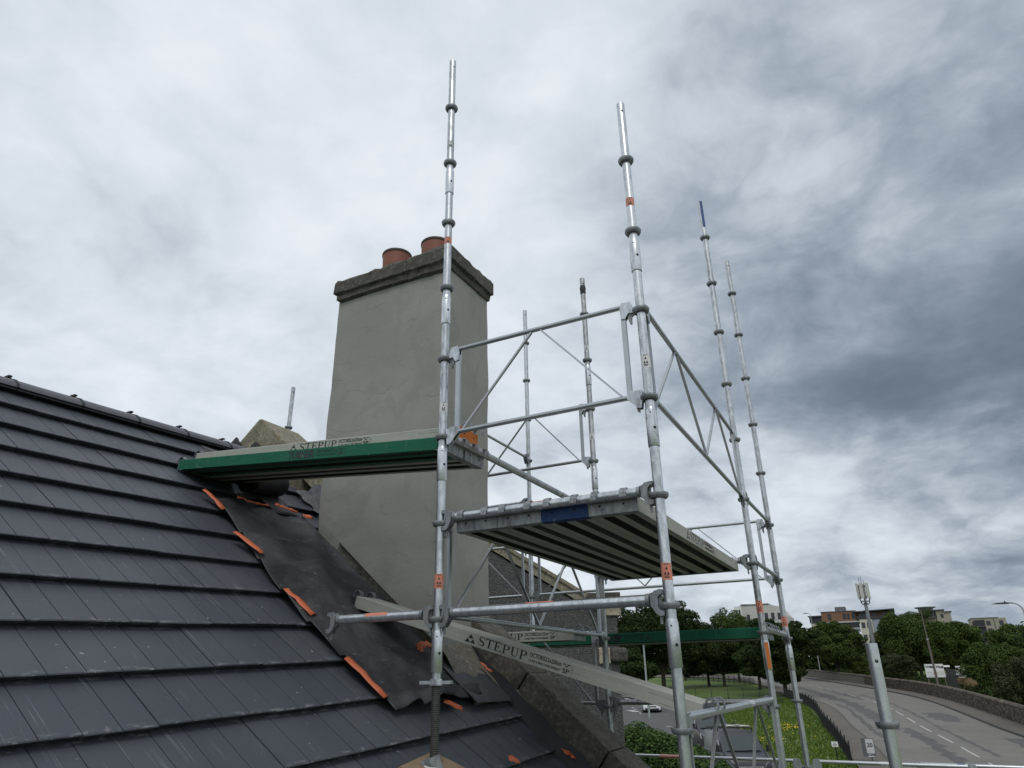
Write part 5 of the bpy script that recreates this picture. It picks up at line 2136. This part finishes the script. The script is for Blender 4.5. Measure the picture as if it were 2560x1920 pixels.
def van(label, pos, ang, ladders=True):
    """tall panel van, front at local -y"""
    root = thing('panel_van', label, 'van', Matrix.Translation(pos) @ Matrix.Rotation(ang, 4, 'Z') @ Matrix.Rotation(-.036, 4, 'X'), 'dark vans parked in line')
    secs = [car_section(0.0, .84, .42, .80, .86, .72, .05), car_section(.10, .96, .30, 1.00, 1.06, .82, .05), car_section(.75, 1.02, .28, 1.16, 1.26, .88, .05), car_section(.95, 1.03, .28, 1.20, 1.34, .90, .05),
            car_section(1.85, 1.035, .28, 1.25, 2.22, .84, .16), car_section(2.30, 1.035, .28, 1.25, 2.50, .86, .18), car_section(2.9, 1.035, .28, 1.3, 2.56, .90, .16), car_section(5.7, 1.035, .30, 1.3, 2.54, .90, .16), car_section(5.85, 1.0, .34, 1.3, 2.48, .86, .14)]
    part('body', loft(secs), 'paint_van', root, True)
    ws = MB()
    # windscreen laid 8 mm off the raked front
    pa = [(-.84, .955, 1.36), (.84, .955, 1.36), (.74, 1.80, 2.17), (-.74, 1.80, 2.17)]
    nrm = Vector((0, -.70, .71))
    n = 6
    for j in range(n + 1):
        for i in range(n + 1):
            a, b = i / n, j / n
            p = (Vector(pa[0]) * (1 - a) + Vector(pa[1]) * a) * (1 - b) + (Vector(pa[3]) * (1 - a) + Vector(pa[2]) * a) * b
            p += nrm * (.012 + .03 * (1 - (2 * a - 1) ** 2)) + Vector((0, -.03, 0))
            ws.v.append(tuple(p))
    for j in range(n):
        for i in range(n):
            ws.f.append((j * (n + 1) + i, j * (n + 1) + i + 1, (j + 1) * (n + 1) + i + 1, (j + 1) * (n + 1) + i))
    part('windscreen', ws, 'vehicle_glass', root, True)
    part('wiper', MB().bar((-.7, .90, 1.385), (.1, .88, 1.375), .03, .02).bar((.0, .90, 1.385), (.72, .88, 1.41), .03, .02), 'plastic_black', root)
    for s in (-1, 1):
        q = MB().add([(s * 1.043, 1.25, 1.30), (s * 1.043, 2.35, 1.34), (s * .975, 2.35, 1.95), (s * .95, 1.85, 1.93)], [(0, 1, 2, 3)])
        part('side_window', q, 'vehicle_glass', root)
        m = MB().box(-.11, .11, -.06, .06, -.20, .20, Matrix.Translation((s * 1.20, 1.12, 1.50)) @ Matrix.Rotation(s * .2, 4, 'Z'))
        m.bar((s * 1.02, 1.16, 1.38), (s * 1.16, 1.14, 1.42), .06, .05)
        part('mirror', m, 'plastic_black', root)
        hl = MB().add([Vector(v) for v in ((s * .985, .16, .80), (s * .62, -.005, .70), (s * .66, -.015, .84), (s * .92, .10, 1.04), (s * 1.005, .34, 1.10), (s * 1.012, .36, 1.00))], [(0, 1, 2, 3, 4, 5)])
        part('headlight', hl, 'lamp_glass', root)
        for y0, y1, z0, z1, m_ in ((.5, 1.25, 1.02, 1.06, 'stripe_yellow'), (1.45, 5.7, 1.02, 1.06, 'stripe_yellow'), (1.6, 5.5, 1.26, 1.29, 'stripe_pale'), (2.6, 3.6, 2.30, 2.40, 'stripe_pale')):
            x0 = 1.043 if z0 < 1.3 else .99
            part('side_stripe', MB().add([(s * x0, y0, z0), (s * x0, y1, z0), (s * (x0 - .004), y1, z1), (s * (x0 - .004), y0, z1)], [(0, 1, 2, 3)]), m_, root)
    gr = MB().box(-.58, .58, -.035, .02, .50, .74)
    gm = part('grille', gr, 'plastic_black', root)
    part('grille_trim', MB().box(-.56, .56, -.055, -.036, .72, .76).bar((-.5, -.05, .74), (-.22, -.05, .55), .05, .02, (1, 0, 0)).bar((.5, -.05, .74), (.22, -.05, .55), .05, .02, (1, 0, 0)), 'chrome', gm)
    part('badge', MB().lathe([(.055, -.012), (.075, -.012), (.075, .012), (.055, .012)], 18, basis((1, 0, 0), (0, 0, 1), (0, -1, 0), (0, -.055, .645)), close=True), 'chrome', gm)
    part('bumper', MB().box(-.93, .93, -.07, .3, .26, .48), 'plastic_black', root)
    part('number_plate', MB().box(-.26, .26, -.085, -.071, .32, .43), 'plate_white', root)
    for y in (1.0, 4.7):
        for s in (-1, 1):
            wheel(root, s * .93, y, .34)
    rk = MB()
    for s in (-1, 1):
        rk.bar((s * .82, 2.35, 2.66), (s * .82, 5.5, 2.66), .05, .05)
        for y in (2.5, 4.0, 5.4):
            rk.bar((s * .82, y, 2.5), (s * .82, y, 2.66), .05, .05)
    for i in range(8):
        rk.bar((-.84, 2.42 + .42 * i, 2.685), (.84, 2.42 + .42 * i, 2.685), .04, .045)
    part('roof_rack', rk, 'plastic_black', root)
    for ch in root.children:            # bring the roofline down to a medium-height van
        for v in ch.data.vertices:
            if v.co.z > 1.3:
                v.co.z = 1.3 + (v.co.z - 1.3) * .70
    return root


def ladder(label, pos, ang, L_, w):
    root = thing('ladder', label, 'ladder', Matrix.Translation(pos) @ Matrix.Rotation(ang, 4, 'Z') @ Matrix.Rotation(-.036, 4, 'X'), 'ladders on the van roof')
    for s in (-1, 1):
        part('stile', MB().bar((s * w / 2, 0, 0), (s * w / 2, L_, 0), .03, .075, (1, 0, 0)), 'ladder_alu', root)
    for i in range(int(L_ / .25)):
        part('rung', MB().tube((-w / 2, .12 + .25 * i, 0), (w / 2, .12 + .25 * i, 0), .016, n=8), 'ladder_alu', root)


VA = math.radians(24)
vf = Vector((-7.04, 36.45, 0))
vf.z = gz(vf.y)
van('dark grey high-roof van with ladders on its roof rack, nearest the camera', vf, VA)
v2 = Vector((-10.55, 46.0, 0)); v2.z = gz(v2.y)
van('second dark grey van parked behind the one with ladders', v2, VA)


def on_van(p, q):
    return Matrix.Translation(p) @ Matrix.Rotation(VA, 4, 'Z') @ Matrix.Rotation(-.036, 4, 'X') @ Vector(q)


ladder('aluminium ladder on the lawn side of the van roof rack', on_van(vf, (.52, 2.4, 2.345)), VA, 3.0, .42)
ladder('aluminium ladder on the car park side of the van roof rack', on_van(vf, (-.05, 2.9, 2.345)), VA - .06, 2.6, .40)


def car(label, pos, ang, mat):
    root = thing('parked_car', label, 'car', Matrix.Translation(pos) @ Matrix.Rotation(ang, 4, 'Z') @ Matrix.Rotation(-.036, 4, 'X'), 'cars in the car park')
    secs = [car_section(0, .70, .34, .62, .70, .60, .05), car_section(.12, .84, .24, .78, .84, .70, .05), car_section(.9, .90, .22, .95, 1.02, .74, .05), car_section(1.15, .90, .22, .97, 1.08, .72, .05),
            car_section(1.95, .90, .22, 1.0, 1.54, .58, .10), car_section(2.6, .90, .22, 1.0, 1.60, .60, .10), car_section(3.6, .90, .22, 1.02, 1.54, .58, .10), car_section(4.25, .86, .28, .98, 1.12, .66, .06), car_section(4.35, .80, .34, .9, .98, .62, .05)]
    part('body', loft(secs), mat, root, True)
    part('windscreen', MB().add([(-.72, 1.12, 1.10), (.72, 1.12, 1.10), (.56, 1.92, 1.55), (-.56, 1.92, 1.55)], [(0, 1, 2, 3)]), 'vehicle_glass', root)
    for s in (-1, 1):
        part('side_window', MB().add([(s * .905, 1.35, 1.02), (s * .905, 3.7, 1.05), (s * .66, 3.4, 1.46), (s * .66, 2.05, 1.48)], [(0, 1, 2, 3)]), 'vehicle_glass', root)
        part('headlight', MB().add([(s * .86, .16, .66), (s * .52, -.005, .62), (s * .54, -.01, .70), (s * .88, .26, .78)], [(0, 1, 2, 3)]), 'lamp_glass', root)
        part('mirror', MB().box(-.08, .08, -.05, .05, -.06, .06, Matrix.Translation((s * 1.0, 1.35, 1.04))), 'plastic_black', root)
        for y in (.85, 3.45):
            wheel(root, s * .82, y, .32, .2)
    part('grille', MB().box(-.42, .42, -.02, .02, .50, .62), 'plastic_black', root)
    part('lower_grille', MB().box(-.66, .66, -.015, .05, .25, .42), 'plastic_black', root)
    part('number_plate', MB().box(-.26, .26, -.035, -.02, .40, .51), 'plate_white', root)


car('white car facing out of a bay in the car park', (-22.7, 72.2, gz(72.2)), math.radians(17), 'paint_white')
car('dark car at the far left of the car park', (-29.5, 84.5, gz(84.5)), math.radians(20), 'paint_van')
car('second white car farther back in the car park', (-26.2, 83.5, gz(83.5)), math.radians(20), 'paint_white')


# ------------------------------------------------------------------ street furniture
lp = thing('lamp_post', 'slender pale grey post standing in the car park', 'post', (-21.4, 67.1, gz(67.1)))
part('shaft', MB().tube((0, 0, -.1), (0, 0, 6.3), .10, .075, 12), 'post_grey', lp, True)
part('door_panel', MB().box(-.03, .03, -.115, -.09, .6, 1.1), 'post_grey', lp)
part('lantern', MB().box(-.11, .11, -.75, .1, 6.30, 6.42), 'post_grey', lp)

tp = thing('telegraph_pole', 'leaning brown telegraph pole on the footway by the stone wall', 'telegraph pole', (2.73, 92.8, gz(92.8)))
part('shaft', MB().tube((0, 0, -.2), (.0, 0, 5.9), .135, .10, 12).tube((0, 0, 5.9), (0, 0, 8.9), .075, .05, 10), 'pole_wood', tp, True)
part('collar', MB().tube((0, 0, 5.82), (0, 0, 5.95), .115, n=12), 'post_grey', tp, True)
part('box', MB().box(.12, .34, -.1, .12, 0, .75), 'pole_wood', tp)

ms = thing('antenna_mast', 'grey phone mast crowned with pale panel antennas', 'mast', (-3.49, 122.0, gz(122)))
part('shaft', MB().tube((0, 0, -.2), (0, 0, 11.2), .36, .24, 16), 'mast_grey', ms, True)
part('head_ring', MB().lathe([(.5, 11.5), (.56, 11.5), (.56, 11.6), (.5, 11.6)], 16, close=True).lathe([(.5, 13.6), (.56, 13.6), (.56, 13.7), (.5, 13.7)], 16, close=True), 'mast_grey', ms)
part('spine', MB().tube((0, 0, 11.2), (0, 0, 14.2), .12, .10, 10), 'mast_grey', ms, True)
for q in range(6):
    a = q * math.pi / 3 + .35
    M = Matrix.Translation((.80 * math.cos(a), .80 * math.sin(a), 0)) @ Matrix.Rotation(a, 4, 'Z')
    part('antenna_panel', MB().box(-.08, .08, -.20, .20, 11.95, 14.2, M), 'antenna', ms)
    part('bracket', MB().bar(M @ Vector((-.8, 0, 12.2)), M @ Vector((-.08, 0, 12.2)), .06, .06).bar(M @ Vector((-.8, 0, 13.8)), M @ Vector((-.08, 0, 13.8)), .06, .06), 'frame_dark', ms)
    part('cable_loop', MB().path([M @ Vector((-.02 - .6 * t_, .05 * q - .1, 11.95 - .9 * math.sin(t_ * 2.4))) for t_ in (0, .2, .4, .6, .8, 1)], .045, 6), 'frame_dark', ms)
for q in range(4):
    a = q * 1.57
    part('whip_aerial', MB().tube((.3 * math.cos(a), .3 * math.sin(a), 13.7), (.3 * math.cos(a), .3 * math.sin(a), 14.7 + .2 * q), .03, n=6), 'frame_dark', ms)
part('camera_dome', MB().tube((-.2, -.2, 10.2), (-.75, -.3, 10.15), .05, n=6).lathe([(.02, 10.15), (.16, 10.05), (.16, 9.9), (.08, 9.8), (.01, 9.78)], 10, Matrix.Translation((-.75, -.3, 0))), 'frame_dark', ms)


def street_lamp(label, base, h, arm, rad=.9):
    root = thing('street_lamp', label, 'street lamp', base, 'street lamps')
    pts = [Vector((0, 0, h - rad)) + Vector((-rad + rad * math.cos(t), 0, rad * math.sin(t))) for t in [math.pi / 2 * i / 6 for i in range(7)]]
    mb = MB().tube((0, 0, -.1), (0, 0, h - rad), .09, .06, 10)
    mb.path(pts, .045, 8)
    mb.tube(pts[-1], pts[-1] + Vector((-arm, 0, 0)), .04, n=8)
    part('column', mb, 'post_grey', root, True)
    e = pts[-1] + Vector((-arm, 0, 0))
    part('lantern', MB().prism([(.35, .0), (-.05, .06), (-.6, .04), (-.95, -.02), (-.55, -.05), (.1, -.05)], -.13, .13, basis((1, 0, 0), (0, 0, 1), (0, -1, 0), e)), 'frame_dark', root)
    part('sensor', MB().tube(e + Vector((-.1, 0, .05)), e + Vector((-.1, 0, .15)), .045, n=8), 'frame_dark', root)


street_lamp('street lamp arm reaching in from the right picture edge', (8.15, 62, gz(62)), 4.45 - gz(62), .25, .62)
street_lamp('tiny distant street lamp left of the brick apartments', (-14.2, 150, gz(150)), 10.7 - gz(150), .2, .4)

# speed zone sign
zs = thing('speed_zone_sign', 'grey 20 ZONE traffic sign by the end of the railings', 'sign', (-2.42, 44.0, gz(44)))
M = basis((.98, .2, 0), (-.2, .98, 0), (0, 0, 1))
pw, ph, pz0 = .27, 1.0, .30
gzz = gz(44)
Z1 = -3.11 - gzz
Zb = -4.0 - gzz
part('post', MB().tube((0, .06, -.1), (0, .06, Z1), .045, n=10), 'sign_grey', zs, True)
part('sign_plate', MB().box(-.21, .21, -.012, .012, Zb, Z1, M), 'sign_grey', zs)
part('sign_face', MB().box(-.185, .185, -.018, -.0135, Zb + .03, Z1 - .03, M), 'sign_face', zs)
part('sign_ring', MB().lathe([(.168, .0), (.178, .0), (.178, .004), (.168, .004)], 28, M @ basis((1, 0, 0), (0, 0, 1), (0, -1, 0), (0, -.019, (Zb + Z1) / 2 + .14)), close=True), 'sign_white', zs)
text(zs, '20', .27, M @ basis((1, 0, 0), (0, 0, 1), (0, -1, 0), (0, -.026, (Zb + Z1) / 2 + .045)), 'sign_navy', 'number', 'CENTER', offset=.005)
text(zs, 'ZONE', .15, M @ basis((1, 0, 0), (0, 0, 1), (0, -1, 0), (0, -.021, Zb + .09)), 'sign_navy', 'lettering', 'CENTER', offset=.007)
part('back_box', MB().box(-.36, -.23, -.05, .12, Zb + .05, Z1 + .02, M), 'sign_grey', zs)

nsn = thing('notice_sign', 'small white notice on a dark post in the lawn', 'sign', (-3.95, 42.6, gz(42.6)))
part('post', MB().tube((0, .03, -.1), (0, .03, 1.05), .03, n=8), 'iron_black', nsn, True)
part('sign_plate', MB().box(-.15, .15, -.012, .012, .93, 1.17), 'sign_white', nsn)
for i, w_ in enumerate((.05, .09, .10)):
    part('print_line', MB().box(-w_, w_, -.016, -.0125, 1.10 - .06 * i, 1.125 - .06 * i), 'sign_grey', nsn)

# billboard over the wall
bd = thing('billboard', 'white scrap dealer billboard with dark lettering above the stone wall', 'billboard', (2.85, 97.0, gz(97)))
zt_, zb_ = .83 - gz(97), -.56 - gz(97)
for x in (-.8, .85):
    part('leg', MB().box(x - .06, x + .06, .05, .17, -.1, zt_ - .05), 'pole_wood', bd)
part('panel', MB().box(-.93, .93, -.02, .03, zb_, zt_), 'sign_white', bd)
fm = lambda x, z: basis((1, 0, 0), (0, 0, 1), (0, -1, 0), (x, -.024, z))
text(bd, 'William Waugh', .31, fm(-.72, zt_ - .40), 'sign_navy', 'lettering', offset=.016, xs=.86)
text(bd, 'Scrap Metals     Same Day Weigh & Paid', .125, fm(-.84, zb_ + .50), 'ink', 'lettering', xs=.84)
text(bd, 'Scrap Cars Wanted   & All Appliances', .125, fm(-.80, zb_ + .29), 'ink', 'lettering', xs=.84)
text(bd, 'Free Uplift & Collection 0131 557 0000'[:24], .125, fm(-.76, zb_ + .08), 'sign_grey', 'lettering', xs=.84)
part('logo_mark', MB().lathe([(.05, 0), (.085, 0), (.085, .004), (.05, .004)], 14, fm(-.83, zt_ - .17), close=True).lathe([(.05, 0), (.085, 0), (.085, .004), (.05, .004)], 14, fm(-.80, zt_ - .33), close=True), 'sign_green', bd)
part('red_mark', MB().box(-.28, .26, -.026, -.0205, zb_ + .40, zb_ + .44), 'sign_red', bd)
sh_ = thing('yard_gate', 'tall dark timber gate panel beside the billboard', 'gate', (4.35, 97.2, gz(97)))
for i in range(6):
    part('board', MB().box(-.45 + .16 * i, -.30 + .16 * i, 0, .06, 0, 2.7 - .02 * (i % 2)), 'wall_dark', sh_)
sp_ = thing('scrap_heap', 'pile of pale scrap metal in the yard behind the wall', 'scrap heap', (6.0, 101, gz(101)))
r = random.Random(9)
mb = MB()
for i in range(60):
    M = Matrix.Translation((r.gauss(0, .7), r.gauss(0, .5), 1.6 + abs(r.gauss(0, .5)))) @ Matrix.Rotation(r.uniform(0, 6), 4, 'Z') @ Matrix.Rotation(r.uniform(-1, 1), 4, 'X')
    mb.box(-r.uniform(.1, .5), r.uniform(.1, .4), -.05, r.uniform(.02, .3), -.03, r.uniform(.02, .2), M)
tag(part('scrap_pieces', mb, 'yard_metal', sp_), kind='stuff')
part('skip_container', MB().prism([(-1.3, 0.3), (-1.4, 1.55), (1.4, 1.55), (1.3, .3)], -.8, .8, basis((1, 0, 0), (0, 0, 1), (0, -1, 0))), 'yard_ochre', sp_)


# ------------------------------------------------------------------ buildings on the skyline (axis-aligned, each with its own windows)
def building(name, label, origin):
    return thing(name, label, 'building', origin, 'buildings on the skyline')


def bbox(root, name, mat, x0, x1, y0, y1, z0, z1):
    return part(name, MB().box(x0, x1, y0, y1, z0, z1), mat, root)


def window(root, x0, x1, z0, z1, y, mat='frame_dark'):
    f = part('window', MB().box(x0, x1, y - .06, y + .1, z0, z1), mat, root)
    m = (x0 + x1) / 2
    e = .10
    part('pane', MB().box(x0 + e, m - e / 2, y - .09, y - .065, z0 + e, z1 - e), 'window_glass', f)
    part('pane', MB().box(m + e / 2, x1 - e, y - .09, y - .065, z0 + e, z1 - e), 'window_glass', f)


# white flats behind the trees
b1 = building('apartment_building', 'white and grey flat-roofed block between the two right standards', (-31.5, 200, 0))
mb = MB()
prof = [(-5.4, -1), (-5.4, 16.6), (-4.2, 17.5), (2.6, 17.0), (5.2, 16.4), (7.0, 14.0), (7.0, -1)]
k = len(prof)
mb.add([(x, y, z) for y in (0, 12) for x, z in prof], [tuple(range(k)), tuple(range(2 * k - 1, k - 1, -1))] + [(i, k + i, k + (i + 1) % k, (i + 1) % k) for i in range(k)])
part('wall', mb, 'wall_greyband', b1)
bbox(b1, 'lower_wall', 'wall_white', -5.6, 7.2, -.25, -.02, -1, 11.2)
bbox(b1, 'corner_tower', 'wall_white', -6.2, -4.3, -.4, 3, -1, 16.9)
bbox(b1, 'roof_edge', 'roof_grey', -4.4, 2.7, -.15, 12, 17.05, 17.3)
for x0, z0, z1 in ((-3.2, 13.2, 14.7), (-.4, 13.2, 14.7), (1.4, 13.3, 14.9), (3.0, 13.3, 14.9)):
    window(b1, x0, x0 + .8, z0, z1, -.02)
window(b1, 4.6, 5.7, 13.2, 14.8, -.02)
for x0 in (-4.9, -2.6, -.6, 1.5, 3.1, 4.7):
    window(b1, x0, x0 + .8, 11.5, 12.2, -.02)
    window(b1, x0, x0 + .9, 8.6, 10.2, -.25)
window(b1, -5.9, -5.3, 14.6, 16.0, -.4)
window(b1, -5.1, -4.6, 14.6, 16.0, -.4)

# brick-topped apartments
b2 = building('apartment_building', 'brick-topped apartments with cream stair tower and blue-grey gable', (-8.0, 190, 0))
bbox(b2, 'base_wall', 'wall_cream', -10.2, -.5, .3, 14, -1, 11.2)
bbox(b2, 'brick_storey', 'brick_orange', -7.6, .0, 0, 13, 11.35, 13.6)
bbox(b2, 'brick_parapet', 'roof_grey', -7.7, .1, -.15, 13, 13.6, 13.75)
bbox(b2, 'left_wing', 'wall_dark', -10.4, -7.62, .1, 9, 11.3, 12.75)
bbox(b2, 'left_roof', 'roof_grey', -10.7, -7.5, -.3, 9, 12.75, 12.95)
bbox(b2, 'plant_room', 'roof_grey', -4.6, -2.2, 4, 7, 13.75, 15.0)
bbox(b2, 'penthouse', 'wood_brown', .15, 7.3, .6, 13, 11.7, 13.25)
mb = MB().add([Vector(v) for v in ((-.6, -.8, 13.45), (8.3, -.8, 13.72), (8.3, 13, 13.72), (-.6, 13, 13.45), (-.6, -.8, 13.27), (8.3, -.8, 13.54), (8.3, 13, 13.54), (-.6, 13, 13.27))],
              [(0, 1, 2, 3), (7, 6, 5, 4), (0, 4, 5, 1), (1, 5, 6, 2), (2, 6, 7, 3), (3, 7, 4, 0)])
part('penthouse_roof', mb, 'roof_grey', b2)
bbox(b2, 'balcony_rail', 'frame_dark', .1, 8.3, -.3, -.2, 11.6, 12.35)
bbox(b2, 'stair_tower', 'wall_cream', .55, 3.2, -.5, 6, -1, 11.55)
bbox(b2, 'gable_band', 'wall_bluegrey', 3.25, 8.2, -.1, 13, 8.4, 11.6)
bbox(b2, 'gable_band', 'wall_beige', 3.25, 8.2, -.1, 13, 6.1, 8.37)
bbox(b2, 'gable_band', 'wall_bluegrey', 3.25, 8.2, -.1, 13, -1, 6.07)
bbox(b2, 'floor_band', 'sign_face', -8.0, .5, -.1, .25, 11.1, 11.35)
for z in (8.9, 6.3, 3.7):
    bbox(b2, 'balcony_recess', 'wall_dark', -5.6, .4, .05, .29, z + .3, z + 2.15)
    bbox(b2, 'balcony_slab', 'post_grey', -5.8, .45, -.9, .04, z - .05, z + .15)
    bbox(b2, 'balcony_rail', 'post_grey', -5.8, .45, -.95, -.91, z + .5, z + .95)
    for x in (-5.5, -4, -2.5, -1, .3):
        bbox(b2, 'balcony_post', 'frame_dark', x - .05, x + .05, -.9, -.82, z + .16, z + 2.2)
for x0 in (-2.9, -1.9, -6.2, -.9):
    window(b2, x0, x0 + .75 if x0 != -1.9 else x0 + .5, 11.9, 13.1, 0)
for x0, x1 in ((.5, 2.2), (3.4, 4.4), (5.6, 6.9)):
    window(b2, x0, x1, 11.8, 13.0, .6)
for z in (10.0, 7.3, 4.6):
    window(b2, .85, 1.6, z - .3, z + .9, -.5)
    window(b2, 2.0, 2.8, z - .3, z + .9, -.5)

# building with a round rooftop
b3 = building('apartment_building', 'stone building with a round flat rooftop disc behind the trees', (9.0, 260, 0))
bbox(b3, 'wall', 'wall_stonefar', -7.2, 4, 0, 16, -1, 16.4)
bbox(b3, 'dark_roof', 'roof_grey', -7.6, 3.0, -.6, 16, 16.4, 16.9)
part('roof_drum', MB().lathe([(2.1, 15.4), (2.1, 18.3)], 28), 'roof_grey', b3)
part('roof_disc', MB().lathe([(.01, 18.25), (2.6, 18.3), (2.95, 18.45), (3.0, 18.6), (2.9, 18.7), (.01, 18.75)], 36), 'wall_bluegrey', b3, True)
for q in range(7):
    a = -math.pi / 2 + (q - 3) * .27
    M = Matrix.Rotation(a, 4, 'Z')
    part('drum_window', MB().box(2.10, 2.17, -.24, .24, 15.9, 17.4, M), 'window_glass', b3)
bbox(b3, 'stone_wing', 'wall_stonefar', 2.6, 6.4, -1, 12, -1, 16.9)
bbox(b3, 'wing_roof', 'roof_grey', 2.2, 5.0, -1.5, 12, 17.5, 17.75)
bbox(b3, 'wing_roof', 'roof_grey', 4.6, 6.8, -1.4, 12, 16.9, 17.15)
bbox(b3, 'stone_upper', 'wall_stonefar', 2.6, 4.9, -.9, 10, 16.9, 17.5)
window(b3, 3.6, 4.4, 15.3, 16.4, -1)

# block at the right with stacked corner windows
b4 = building('apartment_building', 'pale stone four-storey block at the right with dark recessed balconies', (22.0, 230, 0))
mb = MB()
cx_ = 3.9
arc = [(cx_ - 1.6 + 1.7 * math.sin(t), 1.7 - 1.7 * math.cos(t)) for t in [i * math.pi / 12 for i in range(7)]]
pts = [(-4.0, 0)] + arc + [(cx_ + .1, 10), (-4.0, 10)]
mb.prism(pts, -1, 13.0)
part('wall', mb, 'wall_stonefar', b4)
bbox(b4, 'balcony_recess', 'wall_dark', -3.5, -1.05, -.12, -.02, 7.0, 12.6)
bbox(b4, 'left_wing', 'wall_stonefar', -4.9, -4.02, .5, 9, -1, 9.4)
bbox(b4, 'roof_edge', 'roof_grey', -4.1, 2.2, -.15, 10, 13.02, 13.15)
for z in (11.2, 9.3, 7.3, 5.3):
    window(b4, -.7, .25, z, z + 1.1, 0)
    window(b4, 2.2, 3.1, z, z + 1.1, .0)
    window(b4, -3.9, -3.55, z, z + 1.1, 0)
    part('corner_window', MB().box(3.93, 4.03, 2.0, 3.4, z, z + 1.1), 'frame_dark', b4)
    bbox(b4, 'balcony_slab', 'roof_grey', -3.5, -1.05, -.5, -.13, z - .35, z - .25)
bbox(b4, 'downpipe', 'frame_dark', 1.05, 1.15, -.1, -.01, 0, 13)
